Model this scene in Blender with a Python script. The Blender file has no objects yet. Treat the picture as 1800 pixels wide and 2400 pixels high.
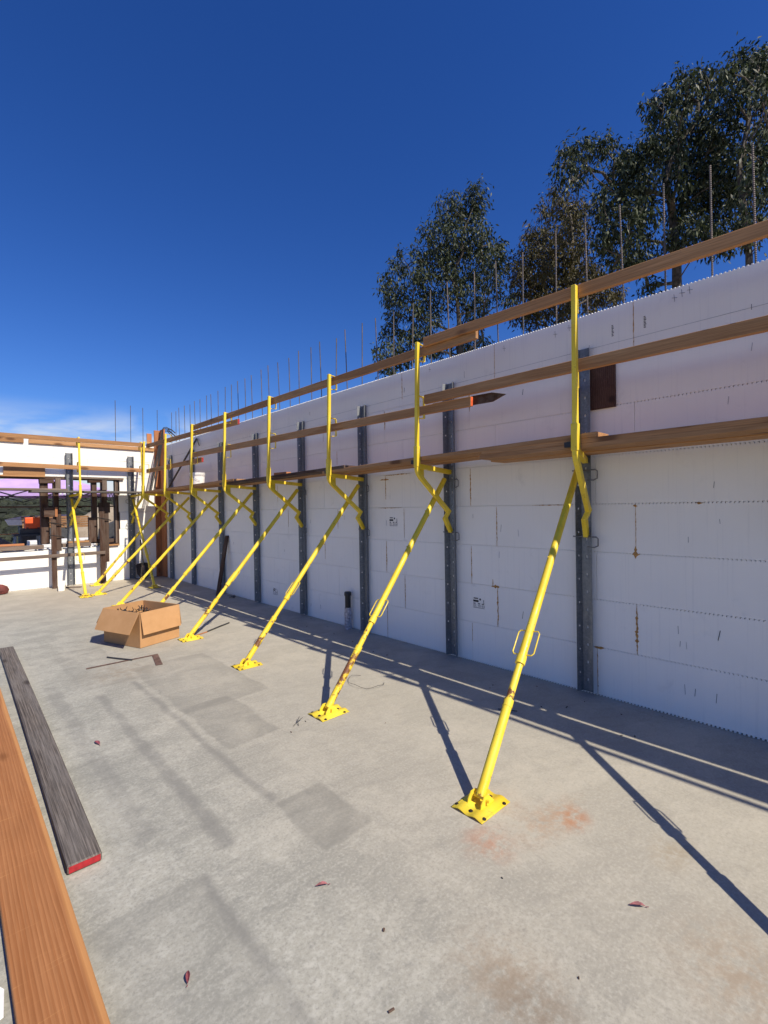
import bpy, bmesh, math, random
from mathutils import Vector, Matrix, noise

random.seed(11)
scene = bpy.context.scene
COL = scene.collection
R = math.radians

# ------------------------------------------------------------------ camera
cam_data = bpy.data.cameras.new('camera')
cam = bpy.data.objects.new('camera', cam_data)
COL.objects.link(cam)
cam_data.sensor_fit = 'HORIZONTAL'
cam_data.sensor_width = 36.0
cam_data.lens = 36.0 * 1108.15 / 1800.0
cam_data.clip_start = 0.05
cam_data.clip_end = 2000.0
cam.matrix_world = Matrix(((0.72999631, 0.01726343, -0.68323303, 0.0),
                           (-0.68326945, -0.00461223, -0.73015176, 0.0),
                           (-0.01575615, 0.99984034, 0.00842866, 1.628),
                           (0, 0, 0, 1)))
scene.camera = cam

# ------------------------------------------------------------------ sky and sun
SUN_VEC = Vector((0.115, -0.935, 1.0)).normalized()      # towards the sun
SUN_EL = math.asin(SUN_VEC.z)
SUN_AZ = math.atan2(SUN_VEC.x, SUN_VEC.y)                # clockwise from +Y
world = bpy.data.worlds.new('World')
scene.world = world
world.use_nodes = True
wn = world.node_tree
wn.nodes.clear()
w_out = wn.nodes.new('ShaderNodeOutputWorld')
w_bg = wn.nodes.new('ShaderNodeBackground')
w_sky = wn.nodes.new('ShaderNodeTexSky')
w_sky.sky_type = 'NISHITA'
w_sky.sun_disc = False
w_sky.sun_elevation = SUN_EL
w_sky.sun_rotation = SUN_AZ
w_sky.altitude = 600.0
w_sky.air_density = 1.0
w_sky.dust_density = 0.2
w_sky.ozone_density = 3.0
w_bg.inputs['Strength'].default_value = 0.090
# thin high cloud streaks low over the horizon, all round
w_tc = wn.nodes.new('ShaderNodeTexCoord')
w_map = wn.nodes.new('ShaderNodeMapping')
w_map.inputs['Scale'].default_value = (1.6, 1.6, 7.0)
w_map.inputs['Rotation'].default_value = (0.10, -0.16, 0.35)
w_noise = wn.nodes.new('ShaderNodeTexNoise')
w_noise.inputs['Scale'].default_value = 1.7
w_noise.inputs['Detail'].default_value = 7.0
w_noise.inputs['Roughness'].default_value = 0.55
w_noise.inputs['Distortion'].default_value = 0.6
w_ramp = wn.nodes.new('ShaderNodeMapRange')
w_ramp.interpolation_type = 'SMOOTHSTEP'
w_ramp.inputs['From Min'].default_value = 0.40
w_ramp.inputs['From Max'].default_value = 0.60
w_sep = wn.nodes.new('ShaderNodeSeparateXYZ')
w_el = wn.nodes.new('ShaderNodeMapRange')
w_el.interpolation_type = 'SMOOTHSTEP'
w_el.inputs['From Min'].default_value = 0.20
w_el.inputs['From Max'].default_value = 0.11
w_mul = wn.nodes.new('ShaderNodeMath')
w_mul.operation = 'MULTIPLY'
w_mul2 = wn.nodes.new('ShaderNodeMath')
w_mul2.operation = 'MULTIPLY'
w_mul2.inputs[1].default_value = 1.0
w_mix = wn.nodes.new('ShaderNodeMix')
w_mix.data_type = 'RGBA'
w_mix.inputs['B'].default_value = (7.2, 7.6, 8.0, 1)
L = wn.links.new
L(w_tc.outputs['Generated'], w_map.inputs['Vector'])
L(w_map.outputs['Vector'], w_noise.inputs['Vector'])
L(w_noise.outputs['Fac'], w_ramp.inputs['Value'])
L(w_tc.outputs['Generated'], w_sep.inputs['Vector'])
L(w_sep.outputs['Z'], w_el.inputs['Value'])
L(w_ramp.outputs['Result'], w_mul.inputs[0])
L(w_el.outputs['Result'], w_mul.inputs[1])
L(w_mul.outputs[0], w_mul2.inputs[0])
L(w_mul2.outputs[0], w_mix.inputs['Factor'])
w_hs = wn.nodes.new('ShaderNodeHueSaturation')
w_hs.inputs['Hue'].default_value = 0.513
w_hs.inputs['Saturation'].default_value = 1.28
L(w_sky.outputs['Color'], w_hs.inputs['Color'])
w_gain = wn.nodes.new('ShaderNodeMix')
w_gain.data_type = 'RGBA'
w_gain.blend_type = 'MULTIPLY'
w_gain.inputs['Factor'].default_value = 1.0
w_gain.inputs['B'].default_value = (0.74, 0.93, 1.18, 1)
L(w_hs.outputs['Color'], w_gain.inputs['A'])
L(w_gain.outputs['Result'], w_mix.inputs['A'])
L(w_mix.outputs['Result'], w_bg.inputs['Color'])
L(w_bg.outputs['Background'], w_out.inputs['Surface'])

sun_data = bpy.data.lights.new('sun', 'SUN')
sun_data.energy = 5.0
sun_data.angle = R(0.53)
sun_data.color = (1.0, 0.905, 0.755)
sun = bpy.data.objects.new('sun', sun_data)
COL.objects.link(sun)
sun.location = (2, -8, 12)
sun.rotation_euler = SUN_VEC.to_track_quat('Z', 'Y').to_euler()

scene.view_settings.view_transform = 'Standard'
scene.view_settings.look = 'None'
scene.view_settings.exposure = 0.24
scene.view_settings.gamma = 1.0
scene.view_settings.use_curve_mapping = False
scene.cycles.max_bounces = 6
scene.cycles.diffuse_bounces = 5

# ------------------------------------------------------------------ material helpers
class G:
    def __init__(self, name):
        self.m = bpy.data.materials.new(name)
        self.m.use_nodes = True
        self.nt = self.m.node_tree
        self.bsdf = self.nt.nodes['Principled BSDF']
        self.tc = self.nt.nodes.new('ShaderNodeTexCoord')

    def _set(self, node, key, val):
        sock = node.inputs[key]
        if isinstance(val, bpy.types.NodeSocket):
            self.nt.links.new(val, sock)
        else:
            if sock.type == 'RGBA' and len(val) == 3:
                val = (*val, 1)
            sock.default_value = val

    def n(self, typ, ins=None, **props):
        nd = self.nt.nodes.new('ShaderNode' + typ)
        for k, v in props.items():
            setattr(nd, k, v)
        for k, v in (ins or {}).items():
            self._set(nd, k, v)
        return nd

    def obj(self):
        return self.tc.outputs['Object']

    def rnd(self):
        return self.n('ObjectInfo').outputs['Random']

    def shifted(self, base=None, amount=37.0):
        """object coordinates moved by a random amount per object"""
        r = self.math('MULTIPLY', self.rnd(), amount)
        return self.n('VectorMath', {0: base or self.obj(), 1: r}, operation='ADD').outputs[0]

    def scale(self, vec, s):
        return self.n('Mapping', {'Vector': vec, 'Scale': s}).outputs[0]

    def noise(self, vec, scale, detail=4.0, rough=0.5, dist=0.0):
        return self.n('TexNoise', {'Vector': vec, 'Scale': scale, 'Detail': detail,
                                   'Roughness': rough, 'Distortion': dist}).outputs['Fac']

    def math(self, op, a, b=0.0, clamp=False):
        nd = self.nt.nodes.new('ShaderNodeMath')
        nd.operation = op
        nd.use_clamp = clamp
        self._set(nd, 0, a)
        self._set(nd, 1, b)
        return nd.outputs[0]

    def ss(self, v, a, b, lo=0.0, hi=1.0):
        return self.n('MapRange', {'Value': v, 'From Min': a, 'From Max': b, 'To Min': lo, 'To Max': hi},
                      interpolation_type='SMOOTHSTEP').outputs[0]

    def mix(self, f, a, b, mode='MIX'):
        nd = self.nt.nodes.new('ShaderNodeMix')
        nd.data_type = 'RGBA'
        nd.blend_type = mode
        self._set(nd, 'Factor', f)
        self._set(nd, 'A', a)
        self._set(nd, 'B', b)
        return nd.outputs['Result']

    def bump(self, h, strength=0.3, dist=0.01):
        o = self.n('Bump', {'Height': h, 'Strength': strength, 'Distance': dist}).outputs[0]
        self.nt.links.new(o, self.bsdf.inputs['Normal'])

    def set(self, **kw):
        names = dict(color='Base Color', rough='Roughness', metal='Metallic', spec='Specular IOR Level')
        for k, v in kw.items():
            self._set(self.bsdf, names[k], v)
        return self.m


def plain(name, color, rough=0.6, metal=0.0, var=0.12, scale=12.0):
    g = G(name)
    f = g.noise(g.shifted(), scale, 5, 0.6)
    dark = tuple(c * (1 - 2 * var) for c in color)
    lite = tuple(min(1, c * (1 + var)) for c in color)
    g.set(color=g.mix(g.ss(f, 0.3, 0.7), dark, lite), rough=rough, metal=metal)
    return g.m


def wood_mat(name, light, dark, knot, grey=None, fiber=0.35, rough=0.75, bump=0.25, sap=None):
    g = G(name)
    v = g.shifted()
    band = g.noise(g.scale(v, (0.55, 9.0, 9.0)), 2.2, 4, 0.55, 0.9)
    rings = g.n('TexWave', {'Vector': g.scale(v, (0.22, 6.0, 4.0)), 'Scale': 3.2, 'Distortion': 5.5,
                            'Detail': 3.0, 'Detail Scale': 0.9}, wave_type='BANDS',
                bands_direction='Y', wave_profile='SAW').outputs['Fac']
    fib = g.noise(g.scale(v, (4.0, 170.0, 170.0)), 1.0, 3, 0.6)
    big = g.noise(g.scale(v, (0.8, 2.0, 2.0)), 1.3, 3, 0.5)
    f = g.math('ADD', g.math('MULTIPLY', band, 0.55), g.math('MULTIPLY', rings, 0.35))
    col = g.mix(g.ss(f, 0.22, 0.72), dark, light)
    col = g.mix(g.ss(big, 0.35, 0.7, 0.0, 0.35), col, tuple(0.5 * (a + b) for a, b in zip(light, dark)))
    if grey:
        col = g.mix(g.ss(g.noise(g.scale(v, (0.9, 5, 5)), 2.0, 5, 0.6), 0.38, 0.62), col, grey)
    shade = g.ss(fib, 0.25, 0.75, 1.0 - fiber, 1.0)
    col = g.mix(1.0, col, shade, 'MULTIPLY')
    # knots: sparse cells, stretched along the grain
    vo = g.n('TexVoronoi', {'Vector': g.scale(v, (2.1, 5.5, 5.5)), 'Scale': 1.0, 'Randomness': 1.0},
             feature='F1')
    sel = g.n('SeparateColor', {'Color': vo.outputs['Color']}).outputs[0]
    k = g.math('MULTIPLY', g.ss(vo.outputs['Distance'], 0.25, 0.09), g.math('GREATER_THAN', sel, 0.45))
    col = g.mix(g.math('MULTIPLY', k, 0.8), col, knot)
    if sap:
        yy = g.n('SeparateXYZ', {'Vector': g.obj()}).outputs[1]
        wob = g.math('ADD', yy, g.math('MULTIPLY', g.math('SUBTRACT', big, 0.5), 0.03))
        col = g.mix(g.ss(wob, -0.078, -0.094, 0.0, 0.55), col, sap)
        saw = g.noise(g.n('Mapping', {'Vector': g.obj(), 'Scale': (60.0, 3.0, 1.0), 'Rotation': (0, 0, 0.25)}).outputs[0], 1.0, 3, 0.6)
        col = g.mix(g.ss(saw, 0.62, 0.74, 0.0, 0.35), col, sap)
    tint = g.ss(g.rnd(), 0, 1, 0.86, 1.1)
    col = g.mix(1.0, col, tint, 'MULTIPLY')
    h = g.math('ADD', g.math('MULTIPLY', fib, 0.6), f)
    g.bump(h, bump, 0.004)
    g.set(color=col, rough=rough)
    g.bsdf.inputs['Specular IOR Level'].default_value = 0.25
    return g.m


M = {}
M['fir'] = wood_mat('fir_lumber', (0.60, 0.345, 0.165), (0.42, 0.205, 0.085), (0.10, 0.042, 0.02))
M['fir_red'] = wood_mat('red_fir_board', (0.41, 0.185, 0.075), (0.29, 0.112, 0.038), (0.15, 0.055, 0.016), bump=0.15, fiber=0.22, sap=(0.56, 0.285, 0.105))
M['fir_corner'] = wood_mat('corner_fir_board', (0.60, 0.27, 0.125), (0.45, 0.165, 0.065), (0.16, 0.055, 0.022))
M['dark_wood'] = wood_mat('used_form_lumber', (0.115, 0.060, 0.037), (0.048, 0.022, 0.015), (0.025, 0.012, 0.008),
                          grey=(0.13, 0.088, 0.068))
M['grey_wood'] = wood_mat('weathered_lumber', (0.26, 0.225, 0.195), (0.088, 0.074, 0.065), (0.035, 0.027, 0.023),
                          grey=(0.19, 0.17, 0.155), fiber=0.6, bump=0.7)
M['pale_wood'] = wood_mat('weathered_pale_lumber', (0.30, 0.235, 0.19), (0.17, 0.12, 0.095), (0.07, 0.045, 0.035), fiber=0.45)
M['ply'] = wood_mat('old_plywood_scrap', (0.145, 0.078, 0.055), (0.07, 0.034, 0.024), (0.03, 0.015, 0.012), bump=0.5)
M['red_paint'] = plain('red_end_paint', (0.36, 0.016, 0.022), 0.6, var=0.15, scale=30)
M['orange_paint'] = plain('orange_end_paint', (0.75, 0.12, 0.035), 0.6, var=0.12, scale=30)

# --- expanded foam of the wall blocks
g = G('white_foam')
v = g.shifted()
big = g.noise(v, 1.1, 4, 0.55)
blot = g.noise(v, 4.5, 5, 0.62, 0.4)
streak = g.noise(g.scale(v, (55.0, 55.0, 1.2)), 1.0, 3, 0.6)
bead = g.n('TexVoronoi', {'Vector': v, 'Scale': 260.0}).outputs['Distance']
col = g.mix(g.ss(big, 0.3, 0.7), (0.87, 0.85, 0.80), (0.905, 0.885, 0.835))
col = g.mix(g.ss(blot, 0.60, 0.86, 0.0, 0.45), col, (0.55, 0.54, 0.52))
col = g.mix(g.ss(streak, 0.52, 0.82, 0.0, 0.26), col, (0.60, 0.60, 0.60))
g.bump(g.math('ADD', bead, g.math('MULTIPLY', streak, 0.5)), 0.22, 0.002)
g.set(color=col, rough=0.88)
g.bsdf.inputs['Specular IOR Level'].default_value = 0.2
M['foam'] = g.m

M['core'] = plain('wall_core_concrete', (0.28, 0.275, 0.26), 0.9, var=0.15, scale=6)
g = G('cured_foam_sealant')
f = g.noise(g.obj(), 45, 4, 0.6)
g.set(color=g.mix(g.ss(f, 0.3, 0.75), (0.28, 0.125, 0.022), (0.62, 0.36, 0.115)), rough=0.65)
M['glue'] = g.m
M['ink'] = plain('black_stamp_ink', (0.022, 0.022, 0.026), 0.7, var=0.1)
M['scuff'] = plain('grey_pencil_mark', (0.16, 0.16, 0.17), 0.8, var=0.2)
M['faint'] = plain('faint_pencil_line', (0.46, 0.46, 0.47), 0.9, var=0.15, scale=9)

# --- yellow paint, scratched and rusty in places
def yellow(name, rust):
    g = G(name)
    v = g.shifted()
    a = g.noise(v, 7.0, 6, 0.65, 0.3)
    b = g.noise(v, 38.0, 5, 0.7)
    c = g.noise(v, 3.0, 3, 0.5)
    col = g.mix(g.ss(c, 0.3, 0.7), (0.80, 0.56, 0.022), (0.88, 0.67, 0.055))
    col = g.mix(g.ss(a, 0.52, 0.75, 0.0, 0.5), col, (0.62, 0.43, 0.07))
    spot = g.math('MULTIPLY', g.ss(b, 0.64, 0.70), g.ss(a, 0.40, 0.62))
    col = g.mix(spot, col, (0.075, 0.045, 0.025))
    col = g.mix(g.ss(g.noise(v, 5.0, 7, 0.7), rust, rust + 0.06), col, (0.17, 0.065, 0.022))
    scr = g.noise(g.scale(v, (120.0, 120.0, 9.0)), 1.0, 3, 0.6)
    col = g.mix(g.math('MULTIPLY', g.ss(scr, 0.62, 0.72), g.ss(c, 0.42, 0.6, 0.0, 0.75)), col, (0.14, 0.10, 0.05))
    spl = g.noise(v, 85.0, 3, 0.6)
    col = g.mix(g.math('MULTIPLY', g.ss(spl, 0.63, 0.68), g.ss(a, 0.50, 0.40, 0.0, 0.8)), col, (0.55, 0.52, 0.45))
    g.bump(g.math('ADD', b, spl), 0.16, 0.003)
    g.set(color=col, rough=g.ss(a, 0.35, 0.65, 0.38, 0.62))
    return g.m
M['yellow'] = yellow('yellow_paint', 0.66)
M['yellow_rusty'] = yellow('worn_yellow_paint', 0.55)

# --- galvanised steel
g = G('galvanised_steel')
v = g.shifted()
sp = g.n('TexVoronoi', {'Vector': v, 'Scale': 60.0}).outputs['Color']
spf = g.n('SeparateColor', {'Color': sp}).outputs[0]
d = g.noise(g.scale(v, (9, 9, 1.5)), 1.5, 5, 0.6)
col = g.mix(spf, (0.20, 0.215, 0.23), (0.27, 0.285, 0.30))
col = g.mix(g.ss(d, 0.45, 0.8, 0.0, 0.6), col, (0.12, 0.125, 0.135))
g.set(color=col, rough=g.ss(d, 0.3, 0.7, 0.42, 0.62), metal=0.65)
M['galv'] = g.m
M['wire'] = plain('grey_wire', (0.20, 0.20, 0.21), 0.5, 0.5)
M['black_steel'] = plain('black_steel_bar', (0.045, 0.045, 0.05), 0.55, 0.3)

g = G('rebar_steel')
v = g.obj()
rr = g.n('TexWave', {'Vector': v, 'Scale': 22.0}, wave_type='BANDS', bands_direction='Z').outputs['Fac']
f = g.noise(g.shifted(), 6, 4, 0.6)
g.bump(rr, 0.9, 0.004)
g.set(color=g.mix(g.ss(f, 0.35, 0.65), (0.085, 0.080, 0.082), (0.165, 0.130, 0.112)), rough=0.6, metal=0.25)
M['rebar'] = g.m

g = G('cardboard')
v = g.shifted()
fl_ = g.noise(g.scale(v, (3, 3, 90)), 2.0, 3, 0.6)
f = g.noise(v, 5, 5, 0.6)
col = g.mix(g.ss(f, 0.3, 0.7), (0.46, 0.255, 0.115), (0.52, 0.295, 0.14))
g.bump(fl_, 0.08, 0.002)
g.set(color=col, rough=0.85)
g.bsdf.inputs['Specular IOR Level'].default_value = 0.2
M['card'] = g.m
M['black_plastic'] = plain('black_plastic', (0.018, 0.018, 0.02), 0.45)
M['white_plastic'] = plain('white_plastic', (0.82, 0.83, 0.83), 0.4, var=0.04)
M['grey_tape'] = plain('silver_tape', (0.42, 0.43, 0.50), 0.35, 0.35, var=0.25, scale=40)
M['rusty'] = plain('rusty_sheet_steel', (0.17, 0.105, 0.085), 0.7, 0.3, var=0.25, scale=25)
M['dark_iron'] = plain('dark_iron', (0.05, 0.04, 0.038), 0.6, 0.4, var=0.25)
M['leaf_red'] = plain('dry_red_leaf', (0.30, 0.085, 0.10), 0.6, var=0.25, scale=60)
M['orange'] = plain('orange_plastic', (0.90, 0.115, 0.022), 0.5, var=0.06)
M['purple'] = plain('purple_canvas', (0.52, 0.36, 0.68), 0.8, var=0.06, scale=2)
M['white_paint'] = plain('white_paint', (0.78, 0.79, 0.80), 0.5, var=0.05)
M['paper'] = plain('white_wrap', (0.80, 0.80, 0.80), 0.6, var=0.06, scale=18)
M['maroon'] = plain('maroon_cloth', (0.15, 0.035, 0.03), 0.8, var=0.2)
M['dark_grey'] = plain('dark_grey_plastic', (0.06, 0.062, 0.068), 0.6)
M['steel_grey'] = plain('grey_painted_steel', (0.36, 0.37, 0.39), 0.5, 0.4)
M['blackish'] = plain('tent_frame_black', (0.02, 0.02, 0.022), 0.6)

# --- trees
def leaf_mat(name, cols):
    g = G(name)
    r = g.n('NewGeometry').outputs['Random Per Island']
    ramp = g.nt.nodes.new('ShaderNodeValToRGB')
    els = ramp.color_ramp.elements
    while len(els) < len(cols):
        els.new(0.5)
    for i, c in enumerate(cols):
        els[i].position = i / (len(cols) - 1)
        els[i].color = (*c, 1)
    g.nt.links.new(r, ramp.inputs['Fac'])
    g.set(color=ramp.outputs['Color'], rough=0.5)
    g.bsdf.inputs['Specular IOR Level'].default_value = 0.16
    tr = g.n('BsdfTranslucent', {'Color': g.mix(1.0, ramp.outputs['Color'], (0.9, 1.0, 0.5), 'MULTIPLY')})
    mx = g.n('MixShader', {0: 0.16, 1: g.bsdf.outputs[0], 2: tr.outputs[0]})
    out = [n for n in g.nt.nodes if n.type == 'OUTPUT_MATERIAL'][0]
    g.nt.links.new(mx.outputs[0], out.inputs['Surface'])
    return g.m
M['leaf'] = leaf_mat('eucalyptus_leaf', [(0.012, 0.017, 0.009), (0.029, 0.040, 0.019), (0.066, 0.082, 0.045), (0.150, 0.172, 0.112)])
M['leaf_brown'] = leaf_mat('olive_leaf', [(0.040, 0.036, 0.014), (0.075, 0.066, 0.028), (0.11, 0.105, 0.05), (0.13, 0.095, 0.055)])
M['bark'] = plain('pale_bark', (0.12, 0.10, 0.08), 0.9, var=0.3, scale=8)

# ------------------------------------------------------------------ geometry helpers
ORI = {}                                    # world position of an object's origin (translation-only parents)

def V3(*a):
    return Vector(a)


class MB:
    """collects faces, then builds ONE mesh object"""
    def __init__(self):
        self.v, self.f, self.mi = [], [], []

    def add(self, verts, faces, mi=0):
        o = len(self.v)
        self.v += [Vector(p) for p in verts]
        self.f += [tuple(o + i for i in f) for f in faces]
        self.mi += [mi] * len(faces)
        return self

    def hexa(self, c, mi=0):
        return self.add(c, [(0, 3, 2, 1), (4, 5, 6, 7), (0, 1, 5, 4), (1, 2, 6, 5), (2, 3, 7, 6), (3, 0, 4, 7)], mi)

    def box(self, lo, hi, mi=0):
        (a, b, c), (d, e, f) = lo, hi
        return self.hexa([(a, b, c), (d, b, c), (d, e, c), (a, e, c), (a, b, f), (d, b, f), (d, e, f), (a, e, f)], mi)

    def bar(self, p0, p1, w, h, up=(0, 0, 1), mi=0):
        p0, p1 = Vector(p0), Vector(p1)
        x = (p1 - p0).normalized()
        u = Vector(up)
        if abs(x.dot(u.normalized())) > 0.98:
            u = Vector((1, 0, 0))
        s = u.cross(x).normalized()
        t = x.cross(s)
        c = []
        for p in (p0, p1):
            for a, b in ((-1, -1), (1, -1), (1, 1), (-1, 1)):
                c.append(p + s * (a * w / 2) + t * (b * h / 2))
        return self.add(c, [(0, 3, 2, 1), (4, 5, 6, 7), (0, 1, 5, 4), (1, 2, 6, 5), (2, 3, 7, 6), (3, 0, 4, 7)], mi)

    def sq_path(self, pts, w, h, side, mi=0):
        """square tube bent along pts; 'side' is the constant sideways direction"""
        pts = [Vector(p) for p in pts]
        s = Vector(side).normalized()
        rings = []
        for i, p in enumerate(pts):
            d0 = (pts[i] - pts[i - 1]).normalized() if i else None
            d1 = (pts[i + 1] - pts[i]).normalized() if i < len(pts) - 1 else None
            d = d0 if d1 is None else d1 if d0 is None else (d0 + d1).normalized()
            k = 1.0 if d0 is None or d1 is None else 1.0 / max(0.5, d.dot(d1))
            t = d.cross(s).normalized()
            rings.append([p + s * (a * w / 2) + t * (b * h / 2 * k) for a, b in ((-1, -1), (1, -1), (1, 1), (-1, 1))])
        verts = [q for r in rings for q in r]
        faces = [(0, 1, 2, 3), tuple(4 * (len(pts) - 1) + i for i in (3, 2, 1, 0))]
        for i in range(len(pts) - 1):
            for k in range(4):
                a, b = 4 * i + k, 4 * i + (k + 1) % 4
                faces.append((a, a + 4, b + 4, b))
        return self.add(verts, faces, mi)

    def tube(self, pts, r, n=10, mi=0, closed=False):
        pts = [Vector(p) for p in pts]
        rs = r if isinstance(r, (list, tuple)) else [r] * len(pts)
        verts, faces = [], []
        m = len(pts)
        ref = None
        for i, p in enumerate(pts):
            a = pts[(i - 1) % m] if (i or closed) else p
            b = pts[(i + 1) % m] if (i < m - 1 or closed) else p
            d = (b - a).normalized()
            if ref is None:
                ref = Vector((0, 0, 1)) if abs(d.z) < 0.9 else Vector((1, 0, 0))
            s = (ref - d * ref.dot(d))
            s = s.normalized() if s.length > 1e-5 else d.orthogonal().normalized()
            ref = s
            t = d.cross(s)
            for k in range(n):
                an = 2 * math.pi * k / n
                verts.append(p + (s * math.cos(an) + t * math.sin(an)) * rs[i])
        for i in range(m if closed else m - 1):
            for k in range(n):
                a, b = i * n + k, i * n + (k + 1) % n
                c, d = ((i + 1) % m) * n + k, ((i + 1) % m) * n + (k + 1) % n
                faces.append((a, b, d, c))
        if not closed:
            faces.append(tuple(range(n))[::-1])
            faces.append(tuple((m - 1) * n + k for k in range(n)))
        return self.add(verts, faces, mi)

    def lathe(self, center, prof, n=20, mi=0):
        c = Vector(center)
        verts, faces = [], []
        for r, z in prof:
            for k in range(n):
                a = 2 * math.pi * k / n
                verts.append(c + Vector((r * math.cos(a), r * math.sin(a), z)))
        for i in range(len(prof) - 1):
            for k in range(n):
                a, b = i * n + k, i * n + (k + 1) % n
                faces.append((a, b, b + n, a + n))
        faces.append(tuple(range(n))[::-1])
        faces.append(tuple((len(prof) - 1) * n + k for k in range(n)))
        return self.add(verts, faces, mi)

    def slab(self, outline, normal, thick, mi=0):
        """closed 3-D outline (planar) thickened along normal"""
        nrm = Vector(normal).normalized() * thick
        a = [Vector(p) for p in outline]
        n = len(a)
        verts = a + [p + nrm for p in a]
        faces = [tuple(range(n))[::-1], tuple(range(n, 2 * n))]
        faces += [(i, (i + 1) % n, (i + 1) % n + n, i + n) for i in range(n)]
        return self.add(verts, faces, mi)

    def build(self, name, mats, parent=None, origin=None, bevel=0.0, smooth=False, solidify=0.0, seg=1):
        if parent is not None:
            org = ORI[parent]
        elif origin is not None:
            org = Vector(origin)
        else:
            n = len(self.v)
            org = Vector((sum(p.x for p in self.v) / n, sum(p.y for p in self.v) / n, min(p.z for p in self.v)))
        me = bpy.data.meshes.new(name)
        me.from_pydata([p - org for p in self.v], [], self.f)
        mats = mats if isinstance(mats, (list, tuple)) else [mats]
        for m in mats:
            me.materials.append(M[m])
        if len(mats) > 1:
            me.polygons.foreach_set('material_index', self.mi)
        bm = bmesh.new()
        bm.from_mesh(me)
        if not solidify:
            bmesh.ops.recalc_face_normals(bm, faces=bm.faces)
        bm.to_mesh(me)
        bm.free()
        if smooth:
            me.polygons.foreach_set('use_smooth', [True] * len(me.polygons))
            try:
                me.set_sharp_from_angle(angle=R(35))
            except Exception:
                pass
        ob = bpy.data.objects.new(name, me)
        COL.objects.link(ob)
        if parent is not None:
            ob.parent = parent
        else:
            ob.location = org
        ORI[ob] = org
        if solidify:
            md = ob.modifiers.new('thickness', 'SOLIDIFY')
            md.thickness = solidify
            md.offset = 0
        if bevel:
            md = ob.modifiers.new('bevel', 'BEVEL')
            md.width = bevel
            md.segments = seg
            md.limit_method = 'ANGLE'
        return ob


def tag(o, label=None, cat=None, group=None, kind=None):
    if label:
        o['label'] = label
    if cat:
        o['category'] = cat
    if group:
        o['group'] = group
    if kind:
        o['kind'] = kind
    return o


def thing(name, label, cat, loc=(0, 0, 0), group=None):
    o = bpy.data.objects.new(name, None)
    o.empty_display_size = 0.1
    COL.objects.link(o)
    o.location = loc
    ORI[o] = Vector(loc)
    return tag(o, label, cat, group)


def lumber(name, p0, p1, w, t, mat, up=(0, 0, 1), parent=None, end_mat=None, label=None, cat=None, group=None,
           bevel=0.003, outline=None):
    """a board from p0 to p1, local X along the grain; w across, t along 'up'"""
    p0, p1 = Vector(p0), Vector(p1)
    x = (p1 - p0)
    ln = x.length
    x.normalize()
    z = Vector(up) - x * x.dot(Vector(up))
    z.normalize()
    y = z.cross(x)
    b = MB()
    h = ln / 2
    b.box((-h, -w / 2, -t / 2), (h, w / 2, t / 2))
    me = bpy.data.meshes.new(name)
    bm = bmesh.new()
    vs = [bm.verts.new(p) for p in b.v]
    for f in b.f:
        bm.faces.new([vs[i] for i in f])
    bmesh.ops.recalc_face_normals(bm, faces=bm.faces)
    # a few cross cuts so that a long board can be slightly bowed
    if ln > 1.5:
        long_e = [e for e in bm.edges if abs(e.verts[0].co.x - e.verts[1].co.x) > ln * 0.9]
        bmesh.ops.subdivide_edges(bm, edges=long_e, cuts=7, use_grid_fill=True)
        by, bz = random.uniform(-1, 1) * 0.0012 * ln, random.uniform(-1, 1) * 0.0008 * ln
        for vv in bm.verts:
            k = 1 - (vv.co.x / h) ** 2
            vv.co.y += by * k
            vv.co.z += bz * k
    if bevel:
        es = [e for e in bm.edges if len(e.link_faces) == 2 and e.calc_face_angle() > R(40)]
        bmesh.ops.bevel(bm, geom=es, offset=bevel, segments=1, affect='EDGES')
    bm.to_mesh(me)
    bm.free()
    me.materials.append(M[mat])
    if end_mat:
        me.materials.append(M[end_mat])
        for p in me.polygons:
            if p.center.x < -h + 0.001:                       # the p0 end is painted
                p.material_index = 1
    ob = bpy.data.objects.new(name, me)
    COL.objects.link(ob)
    mw = Matrix((x, y, z)).transposed().to_4x4()
    mw.translation = (p0 + p1) / 2
    if parent is not None:
        ob.parent = parent
        ob.matrix_local = Matrix.Translation(-ORI[parent]) @ mw
    else:
        ob.matrix_world = mw
    return tag(ob, label, cat, group)


WX = 4.07          # room face of the long wall
FY = 12.58         # room face of the far wall
CH = 0.4064        # course height
NC = 8
WT = CH * NC       # wall top

# ------------------------------------------------------------------ ground: the slab
g = G('slab_concrete')
P = g.obj()
warp = g.n('TexNoise', {'Vector': P, 'Scale': 2.3, 'Detail': 4.0}).outputs['Color']
warpv = g.n('VectorMath', {0: warp, 1: (0.5, 0.5, 0.5)}, operation='SUBTRACT').outputs[0]
Pw = g.n('VectorMath', {0: P, 1: g.n('VectorMath', {0: warpv, 'Scale': 0.10}, operation='SCALE').outputs[0]},
         operation='ADD').outputs[0]
sx = g.n('SeparateXYZ', {'Vector': Pw})
X_, Y_ = sx.outputs[0], sx.outputs[1]

def rect(x0, x1, y0, y1, soft=0.02):
    a = g.math('MULTIPLY', g.ss(X_, x0 - soft, x0 + soft), g.ss(X_, x1 + soft, x1 - soft))
    b = g.math('MULTIPLY', g.ss(Y_, y0 - soft, y0 + soft), g.ss(Y_, y1 + soft, y1 - soft))
    return g.math('MULTIPLY', a, b)

def spot(cx, cy, rad, squash=(1, 1)):
    d = g.n('VectorMath', {0: g.scale(g.n('VectorMath', {0: Pw, 1: (cx, cy, 0)}, operation='SUBTRACT').outputs[0],
                                      (squash[0], squash[1], 0))}, operation='LENGTH').outputs['Value']
    return g.ss(d, rad, 0.0)

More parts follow.
